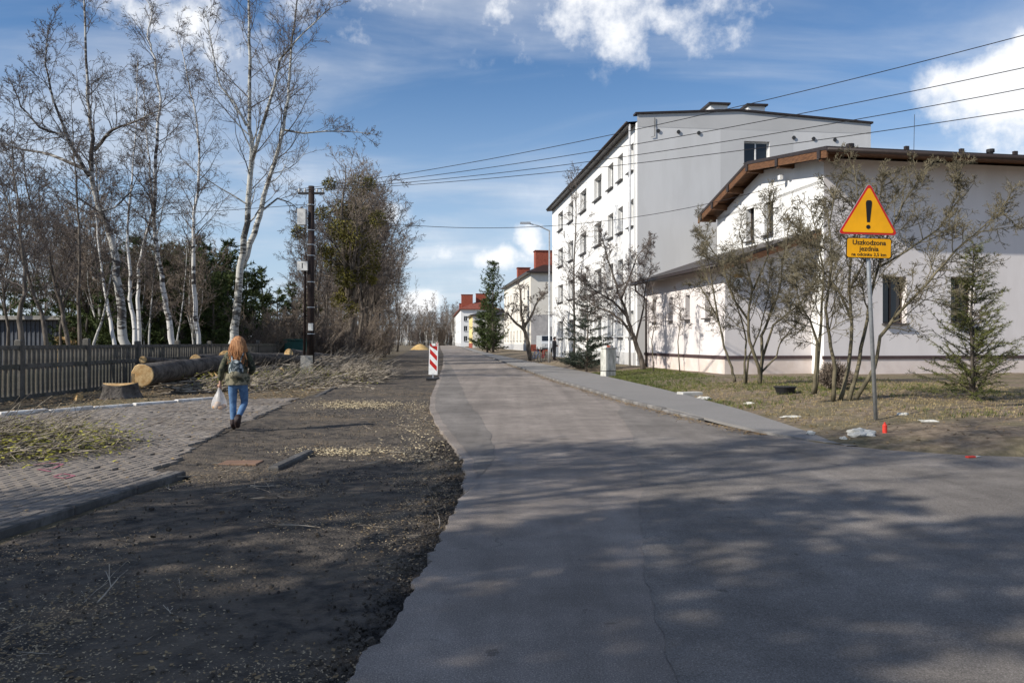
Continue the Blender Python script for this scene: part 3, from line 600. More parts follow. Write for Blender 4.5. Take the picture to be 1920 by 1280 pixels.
s = s_of(1712, sp(0, 2.5, 0), ex)
sbox('skylight', s - .8, s + .8, 2.1, 3.2, 9.4, 9.75, M['roof_dark'])
pipe([sp(s + .1, 2.6, 9.6), sp(s + .15, 2.6, 11.9)], .012, M['metal_dark'], 'antenna', SB, 5)
lp = sp(gx0 + .45, 1.9, 8.65); MB().box(lp, (.14, .2, .18), rzx).build('floodlight', M['sign_white'], SB)
mkparent(SB)
# house number plate
def text_mesh(name, body, size, mat, parent, Mx, extrude=.002, align='CENTER', sx=1.0):
    c = bpy.data.curves.new(name, 'FONT'); c.body = body; c.size = size; c.align_x = align; c.align_y = 'CENTER'; c.extrude = extrude; c.resolution_u = 3; c.offset = size * .012
    o = bpy.data.objects.new(name, c); COL.objects.link(o); dg = bpy.context.evaluated_depsgraph_get(); me = bpy.data.meshes.new_from_object(o.evaluated_get(dg))
    bpy.data.objects.remove(o); me.materials.clear(); me.materials.append(mat); n = bpy.data.objects.new(name, me); COL.objects.link(n); n.parent = parent; n.matrix_local = Mx @ Matrix.Diagonal((sx, 1, 1, 1)); return n
sN = s_of(1384, C0, ex); pl = sp(sN, -.02, z_of(531, 31.4)); hn = empty('house_number_plate', pl, rzx); tag(hn, 'small white number plate reading 2 under a yellow plate', 'number plate')
MB().box((0, 0, 0), (.34, .02, .4)).build('plate', M['sign_white'], hn); MB().box((0, 0, .3), (.36, .02, .14)).build('yellow_plate', M['sign_yellow'], hn)
text_mesh('numeral', '2', .34, M['sign_black'], hn, Matrix.Translation((0, -.012, 0)) @ Matrix.Rotation(R(90), 4, 'X'))

# --- farther houses
def house(name, label, u_c, Yc, L1, L2, zt, slope, wallm, frontm, rows, ncol, roofh, parts):
    root = empty(name, ((u_c - 960) * Yc / F, Yc, 0)); tag(root, label, 'building', 'houses farther up the street')
    O = root.location.copy(); d1 = Vector((slope, 1, 0)).normalized(); n1 = Vector((-d1.y, d1.x, 0)); d2 = Vector((d1.y, -d1.x, 0)); n2 = -d1
    ops = []; st = L1 / ncol
    for i in range(ncol):
        for za, zb in rows: ops.append((st * (i + .5) - .65, st * (i + .5) + .65, za, zb))
    wall('side_wall', O, d1, n1, L1, 0, zt, ops, wallm, root)
    for op in ops: window(O, d1, n1, op, root, M['frame_white'], mull=1)
    fo = [(parts['fw'], parts['fw'] + 1.1, za, zb) for za, zb in rows] if parts.get('fw') else []
    wall('front_wall', O, d2, n2, L2, 0, zt, fo, frontm, root)
    for op in fo: window(O, d2, n2, op, root, M['frame_white'], mull=1)
    wall('rear_wall', O + d1 * L1, d2, d1, L2, 0, zt, [], wallm, root); wall('far_wall', O + d2 * L2, d1, d2, L1, 0, zt, [], wallm, root)
    e = .6; q = [O - d1 * e - d2 * e, O + d2 * (L2 + e) - d1 * e, O + d2 * (L2 + e) + d1 * (L1 + e), O - d2 * e + d1 * (L1 + e)]
    r0 = O + d2 * L2 / 2 + d1 * L2 * .42; r1 = O + d2 * L2 / 2 + d1 * (L1 - L2 * .42)
    z = lambda p, h: Vector((p.x, p.y, h)); mb = MB()
    V = [z(p, zt + .05) for p in q] + [z(r0, zt + roofh), z(r1, zt + roofh)] + [z(p, zt - .15) for p in q]
    mb.add(V, [(0, 1, 4), (1, 2, 5, 4), (2, 3, 5), (3, 0, 4, 5), (6, 7, 1, 0), (7, 8, 2, 1), (8, 9, 3, 2), (9, 6, 0, 3), (9, 8, 7, 6)]); rf = mb.build('roof', M['roof_red'] if parts.get('red') else M['roof_dark'], root, recalc=True)
    for (a, b, w, dd, h0, h1) in parts.get('chim', ()):
        c = O + d2 * a + d1 * b; MB().box(Vector((c.x, c.y, (h0 + h1) / 2)), (w, dd, h1 - h0), math.atan2(d2.y, d2.x)).build('chimney', M['brick_red'], rf)
        MB().box(Vector((c.x, c.y, h1 + .06)), (w + .2, dd + .2, .12), math.atan2(d2.y, d2.x)).build('chimney_cap', M['roof_red'], rf)
    MB().box(O + d1 * L1 / 2 + n1 * .02 + Vector((0, 0, .6)), (L1 - .1, .06, 1.2), math.atan2(d1.y, d1.x)).build('plinth', M['brick_red'] if parts.get('bp') else M['grey_wall3'], root)
    if parts.get('fb'):
        MB().box(O + d2 * L2 / 2 + n2 * .03 + Vector((0, 0, 2.6)), (L2 - .1, .06, 5.2), math.atan2(d2.y, d2.x)).build('insulation_panel', M['grey_block'], root)
        MB().box(O + d2 * 4.2 + n2 * .07 + Vector((0, 0, 4.2)), (3.4, .05, 1.3), math.atan2(d2.y, d2.x)).build('banner', M['sign_white'], root)
        MB().box(O + d2 * L2 / 2 + n2 * .08 + Vector((0, 0, .6)), (L2, .06, 1.2), math.atan2(d2.y, d2.x)).build('base_course', M['brick_red'], root)
    mkparent(root)
    for ch in root.children:
        for g in ch.children: pass
    return root
R3 = ((1.7, 3.2), (4.7, 6.2), (7.7, 9.1))
house('cream_house', 'cream house with red brick chimneys and half insulated end wall', 995, 105, 33, 11, 10.9, -.118, M['cream'], M['cream'], R3, 8, 2.6, dict(chim=[(2.2, 2.4, 2.6, 1.6, 11.2, 13.9), (4.8, 2.6, 2.4, 1.8, 11, 15.3), (2.2, 24, 2, 1.5, 11.2, 13.6)], fb=True))
house('yellow_house', 'yellow rendered house half hidden by the dark pine', 886, 178, 18, 11, 7.6, -.1, M['yellow_wall'], M['cream'], ((1.7, 3.1), (4.7, 6.1)), 3, 1.6, dict(bp=True, fw=2.0))
house('white_house', 'far white house with red roof beyond the yellow house', 864, 232, 76, 11, 11.2, -.1, M['white_wall'], M['white_wall'], R3, 12, 2.6, dict(red=True, fw=.9, chim=[(2, 4, 3.4, 2.4, 11.5, 15.6), (6.5, 6, 3.4, 2.4, 11.5, 16), (1.6, 18, 3, 2, 11.5, 13.6)]))
# ---------------------------------------------------------------- trees
def vrand(r): 
    while True:
        v = Vector((r.uniform(-1, 1), r.uniform(-1, 1), r.uniform(-1, 1)))
        if .05 < v.length < 1: return v.normalized()
def bpath(r, p, d, L_, n, wig, up):
    pts = [p.copy()]; d = d.normalized(); st = L_ / n
    for i in range(n):
        d = (d + vrand(r) * wig + Vector((0, 0, up))).normalized(); p = p + d * st; pts.append(p.copy())
    return pts
def on_path(pts, t):
    x = t * (len(pts) - 1); i = min(int(x), len(pts) - 2); f = x - i
    return pts[i].lerp(pts[i + 1], f), (pts[i + 1] - pts[i]).normalized()
def side_dir(r, d, ang):
    a = d.cross(vrand(r))
    if a.length < 1e-3: a = d.orthogonal()
    a.normalize(); return d * math.cos(ang) + a * math.sin(ang)
def fuzz(r, mb, pts, rad, lev, P):
    """children on a branch"""
    if lev >= P['levels']: return
    L_ = sum((b - a).length for a, b in zip(pts, pts[1:])); n = P['n'][lev]
    n = max(1, int(n * (P.get('dens', 1)) + r.random()))
    for i in range(n):
        t = r.uniform(P['t0'][lev], 1.0) if i else 1.0
        q, d = on_path(pts, min(t, .999)); l = P['len'][lev] * L_ * r.uniform(.6, 1.15) * (1.15 - .55 * t)
        c = bpath(r, q, side_dir(r, d, R(r.uniform(*P['ang']))), l, P['seg'][lev], P['wig'], P['up'][lev])
        rr = max(P['rmin'], rad * (1 - .6 * t) * .55)
        mb.twig(c, rr, max(P['rmin'] * .6, rr * .3), 4 if lev == 0 else 3)
        fuzz(r, mb, c, rr, lev + 1, P)
def make_tree(name, seed, stems, P, bark, twm, loc=(0, 0, 0), sides=8):
    """stems: (points, r0, r1, t0, n_branches, branch_len); first stem starts at the base"""
    r = random.Random(seed); root = empty(name, loc); tr = MB(); cr = MB()
    for pts, r0, r1, t0, nb, bl in stems:
        k = len(pts); fine = []
        for i in range(k - 1):
            for j in range(3):
                f = j / 3; fine.append(pts[i].lerp(pts[i + 1], f) + (vrand(r) * r0 * .25 if (i or j) else Vector()))
        fine.append(pts[-1]); m = len(fine); tt = np.linspace(0, 1, m) ** .8
        tr.tube(fine, r0 + (r1 - r0) * tt, sides)
        for i in range(nb):
            t = t0 + (1 - t0) * (i + r.random()) / nb; t = min(t, .995); q, d = on_path(fine, t)
            l = bl * r.uniform(.55, 1.15) * (1.1 - .6 * (t - t0) / (1 - t0 + 1e-6)); rad = max(.012, (r0 + (r1 - r0) * t) * r.uniform(.2, .38))
            c = bpath(r, q, side_dir(r, d, R(r.uniform(*P['ang0']))), l, 5, P['wig'], P['up0'])
            (tr if rad > .035 else cr).twig(c, rad, max(.006, rad * .25), 5)
            fuzz(r, cr, c, rad, 0, P)
        q = [fine[-2], fine[-1]]; fuzz(r, cr, [fine[-3], fine[-2], fine[-1]], r1, 0, P)
    tr.build('trunk', bark, root, smooth=True); cr.build('crown', twm, root)
    return root
BARE = dict(levels=3, n=(7, 6, 4), t0=(.2, .15, .15), len=(.5, .55, .55), seg=(3, 2, 1), ang=(25, 65), ang0=(30, 65), wig=.22, up=(.06, .05, .03), up0=.08, rmin=.0065)
BIRCH = dict(BARE, n=(8, 6, 4), up0=.06, up=(-.02, -.12, -.2), ang0=(25, 55), rmin=.006)
POP = dict(BARE, n=(7, 5, 3), ang0=(30, 60), up0=.10, up=(.08, .08, .05), rmin=.008)
def px_stem(pts, Y0, Y1, base):
    n = len(pts); return [at(u, v, Y0 + (Y1 - Y0) * i / max(1, n - 1)) - base for i, (u, v) in enumerate(pts)]
def gtree(name, seed, Y, stems, P, bark, twm, label, z0=0., group='bare trees behind the concrete fence', sides=8):
    u, v = stems[0][0][0]; base = Vector(((u - 960) * Y / F, Y, z0 - .05))
    st = []
    for i, (pts, r0, r1, t0, nb, bl, dy) in enumerate(stems):
        p = px_stem(pts, Y if i == 0 else Y + dy[0], Y + (dy[1] if dy else 0), base)
        if i == 0: p = [Vector((0, 0, 0))] + p
        st.append((p, r0, r1, t0, nb, bl))
    o = make_tree(name, seed, st, P, bark, twm, base, sides); tag(o, label, 'tree', group); return o
Z2 = (0, 0)
gtree('poplar_tree', 11, 38.5, [
    ([(437, 650), (441, 600), (450, 499), (464, 418), (474, 297), (467, 240), (468, 112), (465, 0), (462, -70)], .26, .03, .42, 26, 3.4, (0, -1.5)),
    ([(453, 499), (477, 438), (490, 388), (507, 331), (531, 240), (540, 187), (544, 112), (556, 10), (560, -60)], .17, .025, .3, 24, 3.2, (-.1, 2.0)),
    ([(474, 297), (494, 230), (514, 161), (525, 112), (570, 60), (619, 15)], .10, .02, .25, 18, 2.6, (-1, -2.4)),
    ([(533, 244), (570, 250), (610, 246), (660, 247), (700, 252)], .06, .012, .3, 10, 1.5, (1.2, 1.0)),
    ([(462, 235), (440, 195), (412, 161), (396, 80), (385, 20)], .07, .015, .3, 12, 2.0, (-1, -.2)),
    ([(484, 400), (520, 372), (545, 380), (565, 398)], .07, .015, .3, 8, 1.6, (.3, 2)),
    ], POP, M['poplar'], M['twigs_dark'], 'tall pale forked poplar left of the utility pole')
gtree('alder_tree', 12, 29.5, [
    ([(234, 648), (229, 606), (222, 537), (215, 469), (199, 414), (187, 397), (169, 326), (174, 262), (167, 210), (165, 150), (161, 40), (160, -20)], .2, .025, .4, 24, 2.6, (0, 1)),
    ([(169, 330), (157, 315), (124, 255), (75, 240), (40, 200), (22, 157)], .1, .015, .25, 18, 2.0, (.3, -1.2)),
    ([(161, 318), (94, 289), (40, 280), (-5, 268)], .08, .015, .3, 12, 1.8, (.3, 1.5)),
    ([(178, 280), (210, 244), (260, 225), (300, 206)], .08, .015, .3, 14, 1.8, (.4, -1)),
    ([(187, 397), (215, 390), (245, 360), (270, 300)], .06, .012, .3, 10, 1.6, (.2, 1.4)),
    ([(128, 258), (100, 190), (85, 120), (90, 50)], .06, .012, .3, 14, 1.6, (0, -1.5)),
    ], BARE, M['alder'], M['twigs_dark'], 'crooked pale trunked tree with wide dark limbs at far left')
gtree('birch_tree', 13, 36, [([(373, 645), (367, 595), (364, 515), (364, 446), (362, 405), (371, 356), (375, 281), (367, 214), (358, 176), (349, 124), (330, 60)], .13, .015, .3, 34, 2.3, (0, .5))], BIRCH, M['birch'], M['twigs_dark'], 'slender white birch just left of the tall poplar')
gtree('birch_tree', 14, 34, [([(323, 648), (318, 606), (309, 560), (298, 492), (293, 446), (289, 400), (292, 320), (296, 240), (300, 187), (290, 110), (277, 70), (285, 20), (262, -20)], .15, .018, .35, 30, 2.2, (0, -.5))], BIRCH, M['birch'], M['twigs_dark'], 'tall leaning white birch with wavy top')
gtree('birch_tree', 15, 32.5, [([(254, 645), (252, 606), (243, 560), (245, 515), (238, 457), (240, 412), (247, 337), (255, 225), (259, 112)], .12, .015, .3, 28, 2.0, (0, 1))], BIRCH, M['birch'], M['twigs_dark'], 'white birch right beside the crooked pale tree')
gtree('birch_tree', 16, 33.5, [([(262, 645), (259, 560), (260, 503), (275, 434), (286, 395), (280, 300), (272, 230), (270, 150)], .11, .015, .35, 24, 2.0, (0, 1.5))], BIRCH, M['birch'], M['twigs_dark'], 'birch leaning right out of the birch clump')
gtree('birch_tree', 17, 28.5, [([(215, 645), (202, 579), (195, 530), (185, 470), (180, 400), (190, 300)], .09, .012, .4, 16, 1.5, (0, 2))], BIRCH, M['birch'], M['twigs_dark'], 'small white birch left of the crooked pale tree')
for i, (Y, pts, r0, lab) in enumerate((
    (24, [(39, 640), (37, 583), (46, 549), (46, 492), (37, 446), (37, 400), (25, 320), (20, 250)], .10, 'bare dark tree at the left edge in front of shed'),
    (25.5, [(88, 640), (76, 583), (55, 526), (45, 470), (20, 400), (0, 330)], .09, 'bare tree leaning left over the shed'),
    (26.5, [(127, 645), (117, 583), (101, 526), (92, 476), (69, 423), (50, 350), (45, 290)], .09, 'bare tree leaning left beside shed end'),
    (28, [(150, 645), (147, 560), (149, 469), (147, 400), (140, 300), (135, 220)], .09, 'straight bare tree right of the shed'),
    (27.5, [(176, 645), (195, 590), (205, 530), (215, 470), (222, 430)], .06, 'thin sapling leaning right by a fence post'),
    (33, [(279, 645), (281, 600), (285, 560), (288, 520), (296, 470)], .05, 'thin crooked sapling between birches'),
    (35.5, [(331, 645), (341, 583), (348, 515), (352, 450)], .05, 'thin grey sapling right of the leaning birch'),
    )):
    gtree('bare_tree', 30 + i, Y, [(pts, r0, .012, .3, 24 if r0 > .08 else 9, 2.1 if r0 > .08 else 1.0, (0, .6))], BARE, M['bark_brown'] if i < 4 else M['alder'], M['twigs_dark'], lab)
# generic bare trees, copied
def gen_tree(name, seed, h, r0, nst, P, bark, twm, bl=.28, nb=22, spread=.18, sides=6):
    r = random.Random(seed); st = []; top = Vector((r.uniform(-.05, .05) * h, r.uniform(-.05, .05) * h, h))
    main = [Vector((0, 0, 0))] + [top * t + Vector((r.uniform(-1, 1), r.uniform(-1, 1), 0)) * .03 * h for t in (.25, .5, .75)] + [top]
    st.append((main, r0, .015, .3, nb, h * bl))
    for k in range(nst):
        t = r.uniform(.2, .55); p, d = on_path(main, t); e = p + Vector((r.uniform(-1, 1) * spread * h, r.uniform(-1, 1) * spread * h, h * (.95 - t) * r.uniform(.7, 1)))
        st.append(([p, p.lerp(e, .5) + vrand(r) * .03 * h, e], r0 * .5, .012, .25, nb // 2, h * bl * .7))
    return make_tree(name, seed, st, P, bark, twm, (0, 0, 0), sides)
LIGHT = dict(BARE, n=(6, 5, 3), rmin=.011)
LIGHTB = dict(BIRCH, n=(6, 5, 3), rmin=.011)
protos = [gen_tree('bare_tree', 50, 11, .12, 3, LIGHT, M['bark_brown'], M['twigs_brown']), gen_tree('bare_tree', 51, 12, .13, 4, LIGHT, M['bark_brown'], M['twigs_dark']),
          gen_tree('birch_tree', 52, 13, .11, 1, LIGHTB, M['birch'], M['twigs_dark'], bl=.2), gen_tree('bare_tree', 53, 9, .10, 5, LIGHT, M['alder'], M['twigs_brown'], spread=.25)]
used = set()
def place(k, x, y, s, label, group, z=-.05, cat='tree', pl=None):
    pr = (pl or protos)[k]
    if id(pr) in used: o = copy_tree(pr)
    else: o = pr; used.add(id(pr))
    o.location = (x, y, z); o.rotation_euler = (0, 0, rng.uniform(0, 6.28)); o.scale = (s, s, s * rng.uniform(.92, 1.08)); tag(o, label, cat, group); return o
for i in range(26):      # woodland behind the fence
    y = rng.uniform(36, 75); u = rng.uniform(-60, 430); x = (u - 960) / F * y
    place(rng.choice((0, 0, 1, 3, 2)), x, y, rng.uniform(.75, 1.05) * (1 if u < 220 else .8), 'bare background tree in the thicket beyond the fence', 'bare thicket trees beyond the fence')
for i in range(30):
    y = rng.uniform(62, 130); u = rng.uniform(560, 745); x = min((u - 960) / F * y, dirt_l(y) - 2.5)
    place(rng.choice((0, 1, 3, 0)), x, y, rng.uniform(.7, 1.0), 'bare roadside tree in the row beyond the utility pole', 'bare roadside trees left of the road')
for i, (u, Y, s) in enumerate(((692, 60, 1.1), (715, 66, 1.15), (735, 78, 1.2), (660, 60, 1.15), (748, 95, 1.3), (600, 50, .75), (757, 118, 1.4), (668, 58, 1.25), (705, 62, 1.3), (622, 58, 1.0), (725, 70, 1.25), (580, 57, .9))):
    place(i % 2, min((u - 960) / F * Y, dirt_l(Y) - 1.5), Y, s, 'bare roadside tree in the row beyond the utility pole', 'bare roadside trees left of the road')
# bushes of thin stems
BUSH = dict(BARE, levels=2, n=(5, 3, 2), rmin=.008, ang0=(15, 45), up0=.1)
def gen_bush(name, seed, h, n, twm, spread=.45):
    r = random.Random(seed); st = []
    for k in range(n):
        a = r.uniform(0, 6.28); q = Vector((math.cos(a), math.sin(a), 0)) * r.uniform(.02, .2) * h; e = q * (1 + r.uniform(.5, 2.5)) + Vector((math.cos(a) * spread * h * r.random(), math.sin(a) * spread * h * r.random(), h * r.uniform(.6, 1)))
        st.append(([q, q.lerp(e, .5) + vrand(r) * .05 * h, e], .025, .008, .15, 9, h * .35))
    return make_tree(name, seed, st, BUSH, twm, twm, (0, 0, 0), 4)
bushes = [gen_bush('bare_bush', 60, 3.2, 12, M['twigs_brown']), gen_bush('bare_bush', 61, 2.4, 12, M['twigs_dark'], .6)]
for i in range(30):
    y = rng.uniform(46, 150); x = dirt_l(y) - rng.uniform(2.0, 9)
    place(i % 2, x, y, rng.uniform(.7, 1.25), 'brown leafless bush in the roadside thicket', 'bare bushes left of the road', pl=bushes, cat='bush')
for i in range(12):
    y = rng.uniform(40, 60); u = rng.uniform(-20, 540); x = min((u - 960) / F * y, -15)
    place(i % 2, x, y, rng.uniform(.7, 1.2), 'brown leafless bush behind the concrete fence', 'bare bushes behind the fence', pl=bushes, cat='bush')
# far birch wood at the end of the road
far = [gen_tree('birch_tree', 70, 15, .2, 0, dict(LIGHTB, levels=2, rmin=.03), M['birch'], M['twigs_dark'], bl=.16, nb=20, sides=5), gen_tree('birch_tree', 71, 16, .2, 1, dict(LIGHTB, levels=2, rmin=.03), M['alder'], M['twigs_brown'], bl=.2, nb=22, sides=5)]
for i in range(95):
    y = rng.uniform(285, 380); u = rng.uniform(735, 905); x = (u - 960) / F * y
    place(i % 2, x, y, rng.uniform(.75, 1.1), 'pale far birch in the wood at the road end', 'birches at the end of the road', pl=far)
for i in range(44):
    y = rng.uniform(300, 390); u = rng.uniform(740, 900); x = (u - 960) / F * y
    place(i % 2, x, y, rng.uniform(2.2, 3.8), 'dark undergrowth bush in the far wood', 'bushes at the end of the road', pl=bushes, cat='bush')

# ---------------- conifers
def conifer(name, seed, h, rb, bark, nm, shape='spruce', whorls=16, per=6, nl=.16, nw=.02, tuft=9, z0=.1, droop=-.05, dens=1.0):
    r = random.Random(seed); root = empty(name); tr = MB(); nd = MB()
    tr.tube([Vector((0, 0, 0)), Vector((r.uniform(-.03, .03) * h, 0, h * .5)), Vector((0, 0, h))], [rb, rb * .6, .01], 7)
    for w in range(whorls):
        t = z0 + (1 - z0) * (w + r.uniform(-.3, .3)) / whorls; t = max(z0, min(.985, t))
        if shape == 'spruce': L0 = h * .30 * (1 - t) ** .85 + .05 * h
        else: L0 = h * .24 * max(.22, math.sin(min(1, (1.06 - t) / .75) * math.pi * .5)) * r.uniform(.5, 1.1)
        for b in range(per):
            a = r.uniform(0, 6.28); el = R(r.uniform(5, 35)) if shape == 'spruce' else R(r.uniform(15, 55)); l = L0 * (r.uniform(.65, 1.1) if whorls < 40 else r.uniform(.3, 1.3))
            d = Vector((math.cos(a) * math.cos(el), math.sin(a) * math.cos(el), math.sin(el)))
            c = bpath(r, Vector((0, 0, (t + r.uniform(-.02, .02)) * h)), d, l, 4, .12 if whorls < 40 else .22, droop)
            tr.twig(c, max(.008, rb * .22 * (1 - t) + .006), .004, 4)
            nt_ = max(3, int(dens * l / (nl * .5)))
            for i in range(nt_):
                q, dd = on_path(c, min(.999, .2 + .8 * i / (nt_ - 1))); 
                sub = side_dir(r, dd, R(r.uniform(25, 60))); sub.z *= .5; ls = nl * r.uniform(.5, 2.2) if shape == 'spruce' else nl * r.uniform(.3, 1.2)
                for m in range(tuft):
                    f = m / tuft; o_ = q + sub * ls * f; nn = (side_dir(r, sub.normalized(), R(r.uniform(25, 70)))) * nl * r.uniform(.6, 1.1); sd_ = nn.cross(vrand(r)); 
                    if sd_.length < 1e-4: continue
                    sd_ = sd_.normalized() * nw
                    nd.add([o_ - sd_, o_ + sd_, o_ + nn], [(0, 1, 2)])
    tr.build('trunk', bark, root, smooth=True); nd.build('crown', nm, root); return root
pines = [conifer('pine_tree', 80, 8, .14, M['bark_brown'], M['needle'], 'pine', 15, 7, .30, .035, 10, .12, .02), conifer('pine_tree', 81, 7, .14, M['bark_brown'], M['needle'], 'spruce', 15, 7, .28, .035, 9, .05, -.02)]
for i, (u, Y, s) in enumerate(((200, 43, .85), (232, 46, .95), (262, 44, 1.0), (290, 47, 1.05), (318, 45, .95), (345, 49, 1.1), (385, 46, 1.0), (405, 50, 1.05), (428, 46, .95), (462, 50, .9), (490, 54, .85), (520, 58, .8), (548, 60, .8), (585, 62, .8), (180, 52, .95), (300, 58, 1.25), (370, 58, 1.2), (440, 60, 1.15), (250, 60, 1.2), (150, 44, .8), (110, 46, .75), (60, 48, .8), (215, 39, .75), (275, 40, .8), (335, 42, .8), (400, 42, .75), (310, 40, .7), (245, 41, .75), (365, 43, .85), (20, 50, .8))):
    place(i % 2, (u - 960) / F * Y, Y, s, 'dark green pine in the belt behind the birches', 'pines beyond the fence', pl=pines)
st_pine = conifer('pine_tree', 83, 12.4, .2, M['bark_brown'], M['needle'], 'pine', 24, 7, .42, .04, 8, .06, .05, .7); st_pine.location = (-2.55, 105, .1); tag(st_pine, 'tall dark pine on the strip before the yellow house', 'tree')
p2 = conifer('pine_tree', 84, 7.5, .16, M['bark_brown'], M['needle'], 'spruce', 16, 8, .4, .05, 10, .04, 0); p2.location = (-3.4, 108, .1); tag(p2, 'shorter dense dark conifer left of the tall street pine', 'tree')
sp_ = conifer('spruce_tree', 85, 3.5, .05, M['bark_brown'], M['needle_light'], 'spruce', 52, 4, .085, .0055, 12, .02, .03, .7); sp_.location = (10.25, 17.4, HL(10.25, 17.4) - .03); tag(sp_, 'small young green conifer on the lawn at the right', 'tree')
fir = conifer('fir_tree', 86, 4.7, .06, M['bark_brown'], M['needle_blue'], 'spruce', 20, 6, .12, .012, 10, .05, -.02, .8); fir.location = (3.75, 39.5, HL(3.75, 39.5) - .03); tag(fir, 'sparse dark fir between pavement and apartment block', 'tree')
def juniper(name, seed, rx, ry, h, nm, loc, label):
    r = random.Random(seed); root = empty(name, loc); st = MB(); nd = MB()
    for i in range(70):
        a = r.uniform(0, 6.28); q = math.sqrt(r.random()); e = Vector((math.cos(a) * rx * q, math.sin(a) * ry * q, h * (1 - .6 * q * q) * r.uniform(.6, 1.1))); c = [Vector((e.x * .2, e.y * .2, 0)), e * .6 + Vector((0, 0, .05)), e]; st.tube(c, [.015, .01, .004], 4, cap=False)
        for k in range(60):
            p, d = on_path(c, r.uniform(.25, .999)); nn = side_dir(r, d, R(r.uniform(15, 60))) * r.uniform(.1, .22); s_ = nn.cross(vrand(r)).normalized() * .014; p = p + vrand(r) * .08; nd.add([p - s_, p + s_, p + nn], [(0, 1, 2)])
    st.build('stems', M['bark_brown'], root); nd.build('foliage', nm, root); tag(root, label, 'bush'); return root
juniper('juniper_bush', 87, 1.3, 2.6, .95, M['needle_blue'], (3.75, 42.5, .15), 'low spreading dark juniper bed beside the pavement')
juniper('juniper_bush', 88, .5, .5, .75, M['twigs_brown'], (8.9, 21.6, .25), 'low brownish evergreen shrub below the front window')

# ---------------- trees and shrubs on the right
SHR = dict(BARE, levels=3, n=(9, 7, 5), ang=(25, 70), wig=.3, rmin=.005, len=(.55, .55, .5))
def rtree(name, seed, base_px, zb, Y, stems, P, bark, twm, label, cat='tree', sides=7):
    base = Vector(((base_px - 960) * Y / F, Y, zb)); st = []
    for pts, r0, r1, t0, nb, bl, dy in stems:
        st.append(([at(u, v, Y + dy[0] + (dy[1] - dy[0]) * i / (len(pts) - 1)) - base for i, (u, v) in enumerate(pts)], r0, r1, t0, nb, bl))
    o = make_tree(name, seed, st, P, bark, twm, base, sides); tag(o, label, cat); return o
OL = M['twigs_olive']
rtree('shrub_tree', 90, 1425, HL(7.5, 23.9) - .05, 23.9, [
    ([(1425, 724), (1424, 690), (1405, 640), (1403, 590), (1412, 540), (1395, 480), (1385, 430)], .075, .012, .35, 16, 1.4, (0, -.6)),
    ([(1425, 715), (1430, 670), (1428, 630), (1445, 590), (1462, 540), (1470, 480), (1480, 420)], .07, .012, .35, 18, 1.5, (0, .7)),
    ([(1426, 700), (1455, 670), (1462, 645), (1480, 620), (1495, 605)], .035, .01, .4, 6, .8, (0, .3)),
    ([(1430, 670), (1450, 610), (1500, 570), (1535, 520), (1560, 470)], .045, .01, .3, 14, 1.3, (.2, -1)),
    ([(1403, 600), (1375, 560), (1355, 500), (1330, 460), (1310, 430)], .04, .01, .3, 14, 1.2, (0, .8)),
    ([(1412, 545), (1440, 480), (1440, 410), (1450, 370)], .035, .01, .3, 12, 1.1, (-.2, -.8))], SHR, OL, OL, 'many-limbed olive barked shrub tree before the wing corner')
rtree('shrub_tree', 91, 1378, HL(6.6, 23.2) - .05, 23.2, [([(1378, 716), (1372, 690), (1358, 650), (1347, 600), (1325, 555), (1308, 530)], .05, .012, .4, 9, .9, (0, .4)), ([(1347, 602), (1340, 560), (1330, 500), (1320, 450)], .035, .01, .3, 9, .9, (.1, -.4))], SHR, OL, OL, 'single slim stem leaning left before slit windows')
rtree('shrub_tree', 92, 1397, HL(7.0, 24.2) - .05, 24.2, [([(1397, 720), (1396, 680), (1400, 640), (1388, 590), (1370, 540), (1372, 480)], .045, .01, .4, 9, .9, (0, .3)), ([(1399, 718), (1404, 670), (1425, 620), (1440, 560), (1445, 500)], .04, .01, .4, 9, .9, (.1, -.3))], SHR, OL, OL, 'pair of thin upright stems left of shrub tree')
rtree('shrub_tree', 93, 1575, HL(7.3, 17.6) - .05, 17.6, [
    ([(1525, 738), (1530, 690), (1533, 640), (1518, 600), (1500, 570), (1490, 520)], .05, .01, .35, 12, 1.0, (0, -.5)),
    ([(1528, 738), (1535, 670), (1540, 600), (1545, 520), (1535, 450), (1520, 390)], .05, .01, .4, 14, 1.1, (.1, .4)),
    ([(1562, 752), (1566, 690), (1555, 630), (1548, 580), (1560, 500), (1555, 420), (1570, 340)], .055, .01, .35, 18, 1.1, (0, -.6)),
    ([(1575, 752), (1590, 690), (1598, 610), (1592, 540), (1600, 450), (1610, 370), (1600, 310)], .055, .01, .35, 18, 1.1, (.1, .6)),
    ([(1592, 750), (1610, 680), (1625, 600), (1640, 520), (1665, 440), (1700, 370), (1740, 310)], .055, .01, .35, 22, 1.2, (0, .9)),
    ([(1605, 746), (1640, 690), (1650, 630), (1690, 580), (1740, 530), (1790, 470), (1850, 420), (1880, 400)], .055, .01, .3, 22, 1.2, (0, -.9)),
    ([(1650, 500), (1700, 470), (1760, 430), (1800, 370), (1790, 310)], .035, .008, .25, 16, 1.0, (.6, .2)),
    ([(1598, 600), (1570, 540), (1520, 480), (1500, 420)], .035, .008, .3, 14, 1.0, (.3, 1.2)),
    ([(1592, 545), (1625, 480), (1640, 400), (1660, 330)], .03, .008, .3, 14, .9, (.3, -.5))], SHR, OL, OL, 'large many stemmed bare shrub behind the warning sign')
